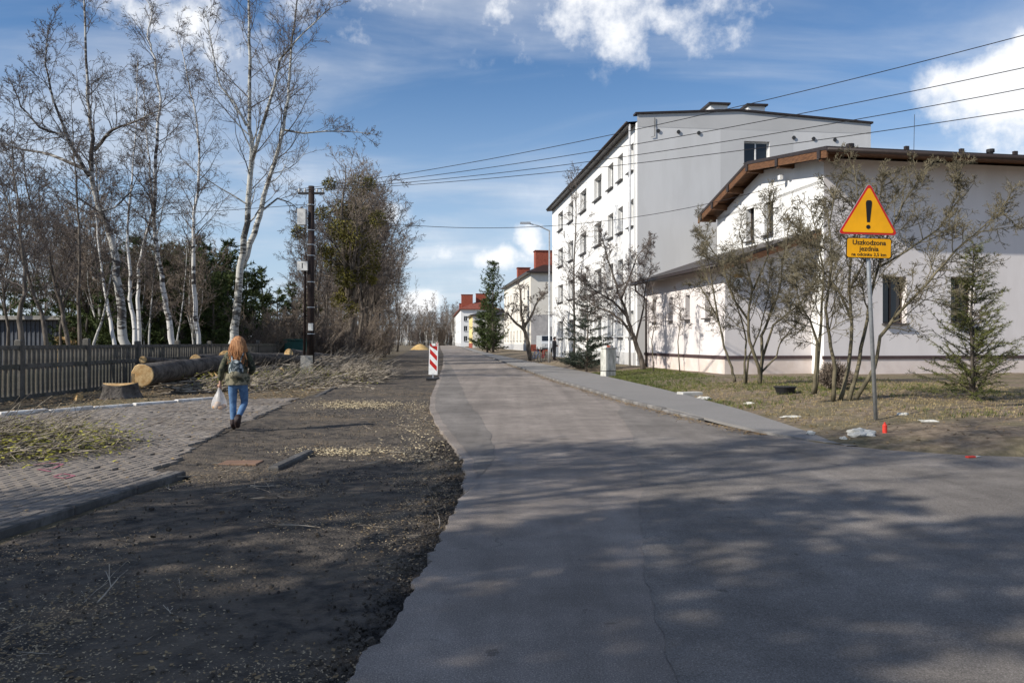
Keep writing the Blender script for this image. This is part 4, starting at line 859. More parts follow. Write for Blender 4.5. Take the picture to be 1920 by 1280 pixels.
rtree('bare_tree', 94, 1207, .2, 37, [
    ([(1207, 697), (1202, 670), (1192, 640), (1182, 612), (1172, 580), (1155, 535), (1140, 490), (1130, 450)], .15, .02, .4, 18, 1.8, (0, -.8)),
    ([(1190, 635), (1165, 600), (1142, 583), (1115, 575), (1095, 555)], .08, .015, .3, 12, 1.4, (0, .8)),
    ([(1178, 595), (1150, 565), (1115, 545), (1085, 520)], .07, .015, .3, 12, 1.4, (-.1, -1.5)),
    ([(1165, 560), (1180, 520), (1195, 480), (1215, 455)], .06, .012, .3, 14, 1.3, (-.2, 1)),
    ([(1192, 640), (1206, 580), (1210, 540), (1222, 500)], .06, .012, .3, 10, 1.2, (0, .5))], dict(SHR, rmin=.007), M['bark_brown'], M['twigs_dark'], 'curved bare tree in front of the downpipe corner')
for i, (u, v0, v1, Y) in enumerate(((1226, 698, 540, 34.5), (1275, 698, 550, 33.2))):
    rtree('sapling', 95 + i, u, .2, Y, [([(u, v0 + 3), (u - 4, 640), (u + 2, 600), (u - 3, v1)], .03, .008, .35, 9, .8, (0, .2))], SHR, OL, M['twigs_dark'], ('thin sapling against the wing wall nearest its downpipe', 'thin sapling between second and third slit windows')[i])
rtree('birch_tree', 97, 1076, .15, 45, [([(1076, 690), (1077, 600), (1076, 500), (1080, 400), (1081, 325)], .09, .012, .12, 34, 1.9, (0, .3))], dict(LIGHTB, up=(.0, .0, .0), up0=.02, rmin=.008), M['bark_brown'], M['twigs_dark'], 'slim straight bare tree before the apartment block')
rtree('pollard_tree', 98, 996, .12, 60, [
    ([(996, 676), (990, 645), (981, 615), (977, 580), (974, 535)], .22, .06, .5, 8, 1.4, (0, 0)),
    ([(984, 620), (962, 600), (950, 585)], .13, .05, .5, 6, 1.2, (0, -1)), ([(982, 615), (997, 590), (1008, 565), (1020, 550)], .12, .05, .5, 7, 1.2, (0, 1))], dict(SHR, rmin=.012), M['bark_brown'], M['twigs_dark'], 'lopped street tree with stubby limbs near the lamp post')

# ---------------- big ivy and mistletoe tree
iv = gen_tree('ivy_tree', 101, 13.2, .38, 5, dict(BARE, n=(5, 4, 3), rmin=.011), M['bark_brown'], M['twigs_brown'], bl=.26, nb=30, spread=.2, sides=8)
iv.location = ((648 - 960) / F * 52, 52, -.05); tag(iv, 'big roadside tree hung with green ivy and mistletoe', 'tree')
def leafballs(name, balls, seed, mat, parent, leaf=.12):
    r = random.Random(seed); mb = MB()
    for c, rad in balls:
        for k in range(int(620 * rad)):
            d = vrand(r); p = Vector(c) + d * rad * (r.random() ** .45); nn = (d + vrand(r) * .8).normalized() * leaf * r.uniform(.6, 1.4); s_ = nn.cross(vrand(r)).normalized() * leaf * .28
            mb.add([p - s_, p + s_, p + nn], [(0, 1, 2)])
    return mb.build(name, mat, parent)
bl = []; rb = random.Random(5)
for (u, v, rad) in ((617, 345, .45), (640, 395, .8), (672, 350, .8), (690, 345, .5), (665, 400, 1.0), (680, 430, 1.1), (650, 440, 1.0), (690, 470, .9), (660, 480, 1.0), (625, 490, .9), (605, 400, .5), (645, 520, .7), (672, 510, .8), (560, 435, .45), (640, 560, .35), (698, 525, .3), (610, 470, .5), (708, 410, .55), (630, 430, .7), (700, 500, .5)):
    p = at(u, v, 52 + rb.uniform(-1.5, 1.5)) - iv.location; bl.append((p, rad))
leafballs('ivy_foliage', bl, 6, M['ivy'], iv, .17)
leafballs('ivy_foliage', [(Vector((.5 * math.sin(i * 1.9), .4 * math.cos(i * 2.3), 3.2 + i * .6)), .28 + .2 * (i % 3)) for i in range(10)], 7, M['ivy'], iv, .15)

# trees out of view to the left whose shadows fall across the foreground
def shade(k, tx, ty, zc, s_, lab, grp, pl=None):
    dd = zc / math.tan(SUN_EL); place(k, tx + SUN_H[0] * dd, ty + SUN_H[1] * dd, s_, lab, grp, pl=pl)
tall = [conifer('pine_tree', 82, 14, .2, M['bark_brown'], M['needle'], 'pine', 13, 7, .42, .05, 9, .56, .03)]
for tx, ty, zc, s_ in ((-4.4, 3.9, 10, .9), (-1.9, 4.3, 10.5, .8), (2.0, 5.5, 10.5, .7), (5.0, 6.6, 11, .8), (2.6, 8.5, 10.5, .5), (6.8, 9.4, 11, .65), (-5.2, 8.3, 10, .55), (3.9, 4.9, 10.5, .65)):
    shade(0, tx, ty, zc, s_, 'dark pine standing left of the camera', 'pines left of the camera', tall)
for k, tx, ty, zc, s_ in ((1, -1, 7.2, 7, 1.1), (0, .6, 10.4, 8, 1.0), (3, -4, 7.0, 6, 1.1)):
    shade(k, tx, ty, zc, s_, 'bare tree standing left of the camera', 'bare trees left of the camera')

# ---------------------------------------------------------------- fence
def fence_run():
    xf = lambda y: -13.45 - .004 * (y - 20); pitch = 3.4; y0 = 14.6; n = 13; B = Vector((xf(y0), y0, 0))
    root = empty('concrete_fence', B); tag(root, 'dark weathered concrete slat fence along the edge of the wood', 'fence'); slat = None
    for i in range(n):
        ya = y0 + i * pitch; o0 = Vector((xf(ya), ya, 0)) - B; lean = rng.uniform(-.012, .012)
        p = MB().cbox((0, 0, -.05), (.17, .17, 1.70 + rng.uniform(-.03, .05)), .03).build('post', M['fence'], root); p.location = o0; p.rotation_euler = (0, lean, 0)
        for z, h in ((.06, .14), (.92, .12), (1.44, .10)): MB().box(o0 + Vector((lean * z, pitch / 2, z)), (.07, pitch - .175, h)).build('rail', M['fence'], root)
        for j in range(15):
            if slat is None: slat = MB().box((0, 0, 0), (.045, .125, 1.30)).build('slat', M['fence'], root); o = slat
            else: o = slat.copy(); COL.objects.link(o); o.parent = root
            o.location = o0 + Vector((rng.uniform(-.004, .004), .085 + (pitch - .17) * (j + .5) / 15, .77)); o.rotation_euler = (rng.uniform(-.006, .006), lean, rng.uniform(-.03, .03))
fence_run()
shed = empty('shed', (-31, 45, 0)); tag(shed, 'blue grey sheet metal shed behind the fence at left', 'shed')
mb = MB(); mb.box((0, 2.5, 1.4), (11, 5, 2.8)); mb.build('walls', M['shed'], shed); mb = MB()
for i in range(44): mb.box((-5.4 + i * .25, -.02, 1.4), (.06, .05, 2.75))
mb.build('ribs', M['shed'], shed); MB().box((0, 2.4, 2.95), (11.6, 5.8, .22)).build('roof', M['concrete'], shed); MB().box((-2.2, -.03, 1.1), (1.6, .05, 2.1)).build('door', M['metal_dark'], shed)
wp = empty('woodpile', (-24.9, 44.5, 0)); tag(wp, 'stack of orange sawn timber beside the shed', 'timber')
for i in range(5):
    for j in range(8): MB().box((-.5 + i * .25, 0, .15 + j * .23), (.22, 1.6, .2)).build('beam', M['cut'], wp)

# ---------------------------------------------------------------- utility pole and wires
def utility_pole(loc, label):
    root = empty('utility_pole', loc); tag(root, label, 'pole')
    MB().box((-.0, 0, .5), (.5, .34, 1.04)).build('concrete_foot', M['concrete'], root)
    MB().tube([(.12, 0, .55), (.14, 0, 4), (.16, 0, 8.05)], [.16, .145, .12], 12).build('shaft', M['creosote'], root, smooth=True)
    MB().tube([(-.14, .0, .6), (-.1, 0, 4.5), (-.05, 0, 5.2)], [.06, .05, .04], 8).build('stay_pole', M['creosote'], root, smooth=True)
    for z in (1.9, 3.0, 4.05, 5.15, 5.6, 6.2, 7.25): MB().tube([(.14, 0, z), (.14, 0, z + .035)], .162, 12).build('steel_band', M['metal'], root)
    MB().box((-.2, -.1, 6.75), (.34, .26, .66)).build('white_box', M['box_white'], root)
    lb = MB().box((-.16, -.14, 4.72), (.42, .2, .38)).build('small_box', M['box_white'], root)
    text_mesh('numeral', '1', .3, M['sign_black'], lb, Matrix.Translation((-.16, -.243, 4.72)) @ Matrix.Rotation(R(90), 4, 'X'))
    MB().box((.17, -.17, 2.2), (.2, .02, .3)).build('notice', M['box_white'], root)
    arm = MB().box((.16, -.02, 7.75), (1.1, .09, .09)).build('crossarm', M['metal_dark'], root)
    for x in (-.35, -.1, .4, .65): MB().tube([(x, -.02, 7.79), (x, -.02, 7.86), (x, -.02, 7.95)], [.03, .05, .025], 8).build('insulator', M['box_white'], arm)
    MB().tube([(-.1, -.05, 6.3), (-.45, -.1, 6.1), (-.55, -.1, 6.25)], .025, 6).build('bracket', M['metal_dark'], root)
    return root
PP = Vector((-8.5, 32.6, 0)); utility_pole(PP, 'dark creosoted utility pole in concrete foot amid cut branches')
P2 = Vector((15.6, 17.2, .25)); utility_pole(P2, 'second utility pole on the lawn right of the young conifer')
def wire(a, b, sag, r, label, name='overhead_wire'):
    a, b = Vector(a), Vector(b); pts = [a.lerp(b, t) - Vector((0, 0, sag * 4 * t * (1 - t))) for t in np.linspace(0, 1, 25)]
    o = MB().tube(pts, r, 5).build(name, M['black']); tag(o, label, 'wire', 'overhead wires crossing the street'); return o
for k, (xa, za, xb, zb, sg) in enumerate(((-.35, 7.93, -.35, 9.4, .5), (-.1, 7.9, -.1, 8.55, .45), (.4, 7.93, .4, 8.1, .5), (.65, 7.9, .65, 7.5, .42))):
    wire(PP + Vector((xa, 0, za)), P2 + Vector((xb, 0, zb - .25)), sg, .011, ('topmost thin overhead wire from pole across the street', 'second overhead wire from top crossing the street', 'third overhead wire from top crossing the street', 'lowest of four overhead wires crossing the tall gable')[k])
wire(PP + Vector((.2, 0, 6.9)), sp(gx0 + .7, 2.0, 8.4), 1.15, .012, 'slack service cable from pole to the low house gable')
wire(PP + Vector((.1, 0, 7.3)), Vector((-60, 36, 7.2)), .8, .012, 'wire running left from pole through the birches')

# ---------------------------------------------------------------- logs, stump, brushwood
def log(name, a, b, r0, r1, label, seed, cuts=(True, False)):
    a, b = Vector(a), Vector(b); root = empty(name, a); tag(root, label, 'log', 'felled logs beside the fence'); d = (b - a).normalized(); e1 = d.cross(Vector((0, 0, 1))).normalized(); e2 = e1.cross(d); n = 20; k = 14; mb = MB(); vs = []
    for i in range(k + 1):
        t = i / k; c = (b - a) * t; rr = r0 + (r1 - r0) * t
        for j in range(n):
            th = j * 2 * math.pi / n; q = rr * (1 + .10 * mnoise.noise(Vector((math.cos(th) * 1.3 + seed, math.sin(th) * 1.3, t * 5))) + .05 * mnoise.noise(Vector((math.cos(th) * 6, math.sin(th) * 6, t * 14 + seed))))
            vs.append(c + e1 * math.cos(th) * q + e2 * math.sin(th) * q)
    mb.add(vs, [(i * n + j, i * n + (j + 1) % n, (i + 1) * n + (j + 1) % n, (i + 1) * n + j) for i in range(k) for j in range(n)]); mb.build('bark', M['bark_log'], root, smooth=True, recalc=False)
    for end, s in ((0, -1), (k, 1)):
        f = MB(); ring = vs[end * n:(end + 1) * n]; ce = sum(ring, Vector()) / n + d * s * .02; ins = [ce + (p - ce) * .93 + d * s * .015 for p in ring]
        f.add(ring + ins + [ce], [(j, (j + 1) % n, n + (j + 1) % n, n + j) for j in range(n)] + [(n + j, n + (j + 1) % n, 2 * n) for j in range(n)]); f.build('cut_face', M['cut'], root, recalc=True)
    return root
log('log', (-10.7, 22.7, .62), (-11.4, 33.5, .85), .325, .28, 'thick dark felled log with orange cut face by stump', 1)
log('log', (-11.35, 31.0, .95), (-9.6, 39.5, .62), .30, .2, 'felled log with round pale cut face behind the walker', 2)
log('log', (-11.6, 30.6, .30), (-9.3, 36.0, .26), .28, .24, 'dark felled log at the bottom of the heap', 3)
log('log', (-10.55, 37.0, 1.0), (-8.2, 42.5, .5), .26, .18, 'felled log with small cut end left of the pole', 4)
log('log', (-8.6, 34.2, .32), (-6.7, 35.2, .28), .22, .2, 'short dark log lying right of the pole foot', 5)
log('log', (-12.5, 26.5, .32), (-12.3, 41, .3), .3, .24, 'long dark felled log lying close along the fence', 7)
log('log', (-11.9, 29.5, .86), (-10.6, 42, .85), .25, .18, 'long felled log on top of the heap by fence', 8)
log('log', (-9.9, 33.5, .25), (-7.6, 41, .24), .24, .18, 'felled log half buried in branches behind the pole', 9)
log('log', (-12.15, 25.8, 1.0), (-12.6, 30.5, .75), .12, .1, 'thin log with pale end on top of the thick log', 6)
def stump():
    root = empty('tree_stump', (-11.0, 22.0, -.05)); tag(root, 'wide low tree stump with pale sawn top by the fence', 'stump'); n = 28; vs = []; hs = (0, .12, .28, .46)
    for i, (z, s) in enumerate(zip(hs, (.62, .52, .46, .44))):
        for j in range(n):
            th = j * 2 * math.pi / n; q = s * (1 + .16 * mnoise.noise(Vector((math.cos(th) * 2.2, math.sin(th) * 2.2, .3))) * (1.5 - i * .3)); vs.append(Vector((math.cos(th) * q, math.sin(th) * q, z + .03 * math.sin(th * 2 + 1) * (i == 3))))
    MB().add(vs, [(i * n + j, i * n + (j + 1) % n, (i + 1) * n + (j + 1) % n, (i + 1) * n + j) for i in range(3) for j in range(n)]).build('bark', M['bark_log'], root, smooth=True)
    top = vs[3 * n:]; MB().add(top + [Vector((0, 0, .475))], [(j, (j + 1) % n, n) for j in range(n)]).build('cut_face', M['cut'], root)
    MB().box((.32, .1, .6), (.06, .3, .3), .4).build('splinter', M['cut'], root)
stump()
o = MB().tube([(0, 0, 0), (.02, .02, .22)], [.14, .11], 9).build('small_stump', M['cut']); o.location = (-11.85, 21.4, -.05); tag(o, 'small pale sawn stump at the foot of the fence', 'stump')
def brush(name, label, fn, n, seed, rr=(.006, .022), ll=(.6, 2.6), mat='twig'):
    r = random.Random(seed); mb = MB()
    for i in range(n):
        p, a = fn(r); l = r.uniform(*ll); d = Vector((math.cos(a), math.sin(a), r.uniform(-.12, .18))); q = bpath(r, p - d * l * .5, d, l, 4, .14, -.01)
        for w in q: w.z = max(w.z, .015)
        r0 = r.uniform(*rr); mb.twig(q, r0, r0 * .4, 4)
        for k in range(2):
            s, dd = on_path(q, r.uniform(.3, .9)); c = bpath(r, s, side_dir(r, dd, R(35)), l * .35, 2, .2, 0)
            for w in c: w.z = max(w.z, .012)
            mb.twig(c, r0 * .5, .003, 3)
    o = mb.build(name, M[mat]); tag(o, label, 'branches', kind='stuff'); return o
def f1(r):      # the long heap between the logs and the dirt
    t = r.random(); y = 24.5 + 12.5 * t; xm = np.interp(y, [24.5, 28, 33, 37], [-9.3, -8.9, -7.9, -7.6]); w = np.interp(y, [24.5, 28, 33, 37], [1.0, 1.6, 1.9, 1.4]); g = r.gauss(0, .55); x = xm + w * max(-1.2, min(1.2, g))
    hh = math.exp(-g * g * 1.2) * float(np.interp(y, [24, 28, 31, 37], [.3, .5, .8, .9]))
    if abs(x + 8.5) < 1.1 and y < 33.6: hh *= .12; y -= .4
    return Vector((x, y, .05 + hh * r.random())), r.gauss(.45, .6)
brush('branch_pile', 'tangled heap of cut grey branches round the pole foot', f1, 1300, 21, (.008, .03), (.7, 3.0))
def f2(r):
    g = r.gauss(0, .75); h_ = r.gauss(0, .75); x = -7.3 + g * 1.0; x = min(x, -5.55 - .3 * r.random()); y = 11.4 + h_ * .85 + .35 * (-7.2 - x); return Vector((x, y, .07 + .32 * r.random() * math.exp(-(g * g + h_ * h_) * .5))), r.gauss(.3, .5)
brush('branch_pile', 'low heap of mistletoe twigs on the paving at left', f2, 420, 22, (.004, .014), (.4, 1.8))
def scatter(name, label, n, fn, mat, seed, size, asp=.4, flatness=.35, lift=.0):
    r = random.Random(seed); mb = MB()
    for i in range(n):
        q = fn(r)
        if q is None: continue
        s = r.uniform(*size); a = r.uniform(0, 6.28); d = Vector((math.cos(a), math.sin(a), r.uniform(-flatness, flatness))) * s; e = Vector((-math.sin(a), math.cos(a), r.uniform(-flatness, flatness))) * s * asp * r.uniform(.6, 1.4); c = Vector(q) + Vector((0, 0, lift + s * flatness * .5))
        mb.add([c - d - e * .3, c + e, c + d, c - e], [(0, 1, 2), (0, 2, 3)])
    return tag(mb.build(name, M[mat]), label, 'litter', kind='stuff')
def heap(fn, up=.22):
    def g(r):
        p, a = fn(r); return (p.x + r.gauss(0, .25), p.y + r.gauss(0, .3), .04 + up * r.random() ** 2)
    return g
scatter('mistletoe_leaves', 'yellow green mistletoe leaves heaped on the paving', 13000, heap(f2, .3), 'leafgreen', 31, (.02, .045))
scatter('mistletoe_leaves', 'yellow green leaves scattered through the branch heap', 11000, heap(f1, .55), 'leafgreen', 32, (.025, .055))
def dirt_z(x, y): return .012
def fchip(r):
    for _ in range(12):
        y = 3.0 + 24 * r.random() ** 1.6; a, b = dirt_l(y), road_l(y); x = a + (b - a) * r.random()
        n_ = nz(x, y, .55, 8) + .6 * nz(x, y, 1.7, 3); edge = max(0, 1 - (b - x) / .7) * .5 if 7 < y < 20 else 0
        if n_ + edge > r.uniform(-.15, .75): return (x, y, .012)
def fsaw(r):
    k = r.random()
    if k < .66: u, v = r.gauss(665, 55), 760 + r.gauss(0, 4)
    elif k < .82: u, v = r.gauss(640, 50), 849 + r.gauss(0, 4)
    else: u, v = r.gauss(785, 35), r.uniform(750, 870)
    p = G(u, v); return (p.x, p.y, .012 + .02 * r.random()) if p.x < road_l(p.y) - .05 else None
scatter('wood_chips', 'pale wood chips strewn over the dug up strip', 26000, fchip, 'chip', 33, (.0035, .011), .5)
scatter('sawdust', 'bands of fresh pale sawdust across the dirt', 5200, fsaw, 'sawdust', 34, (.01, .024), .6)
scatter('dry_leaves', 'dry brown leaves over the dirt and paving', 5000, lambda r: fchip(r), 'leafdry', 35, (.007, .02), .6)
def fverge(r):
    y = 13 + 24 * r.random(); x = -13.2 + r.random() * (dirt_l(y) + 13.2); return (x, y, .04) if not in_paving(Vector((x, y, 0))) else None
scatter('dry_leaves', 'brown leaf litter along the fence foot', 9000, fverge, 'leafdry', 36, (.02, .05), .6)
scatter('dry_leaves', 'sparse leaf bits over the block paving', 1800, lambda r: (lambda x, y: (x, y, .07) if in_paving(Vector((x, y, 0))) else None)(r.uniform(-12, -4), r.uniform(5, 21)), 'leafdry', 37, (.012, .03), .6)
def f3(r):
    q = fchip(r) or (-2.5, 8, .02); return Vector((q[0], q[1], .02)), r.uniform(0, 3.1)
brush('fallen_twigs', 'loose twigs lying about on the dug up strip', f3, 90, 23, (.003, .007), (.15, .7))
# stones of the broken asphalt edge
def fedge(r):
    y = 3 + 10 * r.random() ** 1.3; return y
r = random.Random(41); mb = MB()
for i in range(2600):
    y = 2.6 + 10 * r.random(); x = road_l(y) - abs(r.gauss(0, .17)) + .03; s = r.uniform(.004, .016) * (1 if r.random() < .96 else 2.2); Mx = Matrix.Rotation(r.uniform(0, 6), 3, vrand(r)); mb.box((x, y, .01 + s * .3), (s * 1.6, s * 1.2, s), M=Mx)
tag(mb.build('asphalt_crumbs', M['dirt']), 'crumbled asphalt lumps along the broken road edge', 'rubble', kind='stuff')
# grass
def tufts(name, label, n, fn, mat, seed, h=(.04, .11)):
    r = random.Random(seed); mb = MB()
    for i in range(n):
        q = fn(r)
        if q is None: continue
        x, y, z = q
        for k in range(5):
            a = r.uniform(0, 6.28); hh = r.uniform(*h); t = Vector((math.cos(a), math.sin(a), 0)); p = Vector((x, y, z - .01)) + t * r.uniform(0, .05); w = Vector((-t.y, t.x, 0)) * .006; mb.add([p - w, p + w, p + t * hh * r.uniform(.3, .9) + Vector((0, 0, hh))], [(0, 1, 2)])
    return tag(mb.build(name, M[mat]), label, 'grass', kind='stuff')
def flawn(r):
    for _ in range(10):
        y = 13.5 + 24 * r.random() ** 1.2; xi = walk_o(y); x = xi + .1 + (12.5 - xi if y < 29 else 3.2) * r.random() ** 1.3
        g = nz(x, y, .45, 3) + (.35 if y > 20 else -.1) + (.4 if 28 < y else 0)
        if g > r.uniform(-.1, .6): return (x, y, HL(x, y))
tufts('lawn_grass', 'short green grass tufts on the right lawn', 6500, flawn, 'grass', 51)
tufts('dry_grass', 'straw coloured dead grass on the right lawn', 6500, lambda r: (lambda y: (lambda x: (x, y, HL(x, y)))(max(road_r(y), walk_o(y)) + .3 + 9 * r.random()))(13.4 + 12.5 * r.random()), 'grass_dry', 52, (.02, .06))
def fdg(r):
    y = r.uniform(36, 62); x = dirt_l(y) - .3 - abs(r.gauss(0, 1.3)); return (x, y, .02)
tufts('dry_grass', 'tall straw grass on the left verge beyond the pole', 5000, fdg, 'grass_dry', 53, (.12, .4))

def fgut(r):
    y = 13 + 40 * r.random() ** 1.4; return (road_r(y) - abs(r.gauss(0, .16)) - .01, y, ROADZ + .006)
scatter('gutter_litter', 'brown leaf crumbs swept along the right kerb', 5000, fgut, 'leafdry', 38, (.008, .028), .6)
scatter('dry_leaves', 'dry brown leaves lying on the right lawn', 4500, lambda r: (lambda y: (lambda x: (x, y, HL(x, y) + .005))(max(road_r(y), walk_o(y)) + .1 + 9 * r.random()))(11.2 + 18 * r.random()), 'leafdry', 39, (.012, .035), .6)

r = random.Random(43); mb = MB()
for i in range(2600):
    y = 2.8 + 16 * r.random() ** 1.5; a, b = dirt_l(y), road_l(y); x = a + (b - a) * r.random(); s_ = r.uniform(.004, .014) * (1 if r.random() < .985 else 2.2)
    mb.box((x, y, .008 + s_ * .25), (s_ * 1.5, s_ * 1.2, s_ * .9), M=Matrix.Rotation(r.uniform(0, 6), 3, vrand(r)))
tag(mb.build('dirt_stones', M['dirt']), 'grey stones and clods on the dug up strip', 'stones', kind='stuff')

def f4(r):
    g, h_ = r.gauss(0, .6), r.gauss(0, .6); x = -6.9 + g * 1.1 - h_ * .35; y = 32.5 + h_ * 3.6; hh = .6 * math.exp(-(g * g + h_ * h_))
    return Vector((min(x, dirt_l(y) + 1.0), y, .04 + hh * r.random())), r.gauss(-.25, .55)
brush('branch_pile', 'heap of cut branches reaching right of the pole foot', f4, 420, 24, (.008, .03), (.7, 2.6))
scatter('mistletoe_leaves', 'olive leaves among branches right of the pole', 3500, heap(f4, .4), 'leafgreen', 44, (.025, .055))
for i in range(30):
    y = rng.uniform(47, 90); x = dirt_l(y) - rng.uniform(1.0, 5.5)
    place(i % 2, x, y, rng.uniform(.9, 1.5), 'brown leafless bush in the roadside thicket', 'bare bushes left of the road', pl=bushes, cat='bush')
# ---------------------------------------------------------------- street furniture
def warning_sign():
    b = Vector((6.57, 14.15, HL(6.57, 14.15) - .05)); root = empty('warning_sign', b); tag(root, 'yellow triangular warning sign with exclamation mark on grey post', 'sign')
    top = Vector((-.135, 0, 4.08)); ln = Vector((-.13, 0, 0))
    MB().tube([(0, 0, 0), (-.13, .03, 3.0), (-.165, .03, 4.0)], .036, 12).build('post', M['metal'], root, smooth=True)
    tilt = Matrix.Translation((-.165, -.035, 3.36)) @ Matrix.Rotation(R(1.6), 4, 'Y')
    def tri(s, rad, y0, y1, name, mat, par=root):
        V = [Vector((0, 0, s * .5774 * 2)), Vector((-s, 0, -s * .5774)), Vector((s, 0, -s * .5774))]; pts = []
        for i in range(3):
            c = V[i]; inn = (-c).normalized(); ce = c + inn * rad * 2; a0 = math.atan2(c.z, c.x)
            for k in range(-3, 4):
                a = a0 + R(60) * k / 3; pts.append(ce + Vector((math.cos(a), 0, math.sin(a))) * rad)
        o = MB().extrude([Vector((p.x, y0, p.z)) for p in pts], (0, y1 - y0, 0)).build(name, mat, par, recalc=True); o.matrix_local = tilt @ Matrix.Translation((0, 0, .345)); return o
    S_ = .545
    tri(S_, .045, .0, .02, 'back_plate', M['metal']); tri(S_ * .985, .043, -.004, .0, 'red_border', M['sign_red']); tri(S_ * .875, .03, -.008, -.004, 'yellow_face', M['sign_yellow'])
    ex_ = MB(); pts = [(-.026, -.09), (.026, -.09), (.055, .25), (.05, .285), (.03, .305), (-.03, .305), (-.05, .285), (-.055, .25)]
    ex_.extrude([Vector((x, -.012, z)) for x, z in pts], (0, .004, 0)); ex_.tube([(0, -.012, -.175), (0, -.008, -.175)], .038, 18)
    e = ex_.build('exclamation_mark', M['sign_black'], root, recalc=True); e.matrix_local = tilt @ Matrix.Translation((0, 0, .345))
    pz = Matrix.Translation((-.145, -.035, 3.15)) @ Matrix.Rotation(R(1.6), 4, 'Y')
    def plate(w, h, y0, y1, name, mat):
        c = .025; p = [(-w + c, -h), (w - c, -h), (w, -h + c), (w, h - c), (w - c, h), (-w + c, h), (-w, h - c), (-w, -h + c)]
        o = MB().extrude([Vector((x, y0, z)) for x, z in p], (0, y1 - y0, 0)).build(name, mat, root, recalc=True); o.matrix_local = pz; return o
    plate(.405, .182, 0, .018, 'supplementary_plate', M['sign_black']); face = plate(.393, .17, -.004, 0, 'yellow_panel', M['sign_yellow'])
    for t, z, sz, sx in (('Uszkodzona', .095, .125, .98), ('jezdnia', -.015, .125, 1.0), ('na odcinku 3,5 km', -.118, .085, 1.0)):
        text_mesh('lettering', t, sz, M['sign_black'], face, Matrix.Translation((0, -.0065, z)) @ Matrix.Rotation(R(90), 4, 'X'), .001, sx=sx)
    for z in (3.2, 3.62): MB().box((-.15, .02, z), (.1, .07, .04)).build('clamp', M['metal'], root)
warning_sign()
def delineator(loc, label, s=1.0):
    root = empty('traffic_board', loc); tag(root, label, 'barrier', 'red and white roadworks boards')
    MB().box((0, 0, .05), (.42, .8, .10)).build('rubber_foot', M['black'], root); MB().box((0, 0, .15), (.06, .05, .2)).build('stem', M['metal'], root)
    bd = MB().box((0, 0, .83), (.37, .03, 1.2)).build('board', M['sign_white'], root)
    for k in range(3):
        z = .38 + k * .42; w = .15; P_ = [(-w, z + .30), (w, z), (w, z + .20), (-w, z + .50 if z + .5 < 1.4 else 1.4)]
        MB().add([(x, -.0185, zz) for x, zz in P_], [(0, 1, 2, 3)]).build('red_stripe', M['sign_red'], bd)
    lamp = MB().box((0, 0, 1.47), (.12, .07, .1)).build('lamp_socket', M['sign_white'], root); root.rotation_euler = (0, R(1.5), R(-4)); root.scale = (s, s, s); return root
delineator((-3.27, 32.4, .0), 'red and white striped roadworks board beside the road edge')
delineator((-11.2, 117, .0), 'far small red and white roadworks board down the road')
def lamp_post(loc, h, arm, label, mat, r=.075):
    root = empty('street_lamp', loc); tag(root, label, 'street lamp'); MB().tube([(0, 0, 0), (0, 0, 1.2), (0, 0, 1.25), (0, 0, h)], [r * 1.5, r * 1.4, r, r * .7], 10).build('post', mat, root, smooth=True)
    MB().tube([(0, 0, h - .05), (arm * .5, 0, h + .3), (arm, 0, h + .48)], [r * .6, r * .5, r * .45], 8).build('arm', mat, root, smooth=True)
    MB().box((arm * 1.12, 0, h + .5), (.75, .26, .12), M=Matrix.Rotation(-.25 if arm < 0 else .0, 3, 'Y') if False else None).build('lamp_head', M['box_white'] if arm > 0 else M['metal'], root); return root
lamp_post((2.62, 55, .1), 9.3, -1.5, 'tall grey street lamp with angled arm over the pavement', M['metal'])
lamp_post((-22.3, 60, 0), 6.4, .7, 'slim pale lamp post behind the fence', M['zinc'], .05)
fr = empty('metal_frame', (-18.0, 60, 0)); tag(fr, 'thin pale metal frame standing among the pines', 'frame')
for x in (-.3, .3): MB().tube([(x, 0, 0), (x, 0, 3.15)], .035, 6).build('upright', M['zinc'], fr)
MB().tube([(-.3, 0, 3.15), (.3, 0, 3.15)], .034, 6).build('crossbar', M['zinc'], fr)
bx_ = empty('container', (-12.6, 46, 0)); tag(bx_, 'green container standing behind the log heap', 'container'); MB().cbox((0, 0, 0), (1.2, 1.0, 1.65), .05).build('body', M['green_box'], bx_); MB().box((0, 0, 1.7), (1.3, 1.1, .1)).build('lid', M['green_box'], bx_)
cb = empty('electric_cabinet', (4.12, 33.6, .12)); tag(cb, 'weathered whitish concrete cabinet post beside the pavement', 'cabinet'); cb.rotation_euler = (0, 0, R(28))
MB().cbox((0, 0, -.05), (.5, .42, 1.22), .02).build('body', M['cabinet'], cb); MB().box((-.0, -.214, .68), (.4, .012, .8)).build('door', M['cabinet'], cb); MB().box((0, 0, 1.2), (.56, .48, .06)).build('cap', M['cabinet'], cb); MB().box((0, 0, .22), (.508, .428, .03)).build('band', M['metal_dark'], cb)
for i in range(5): MB().box((rng.uniform(-.18, .18), rng.uniform(-.1, .1), 1.27), (.14, .1, .09), rng.uniform(0, 3)).build('broken_piece', M['brick_red'] if i % 2 else M['slab'], cb)
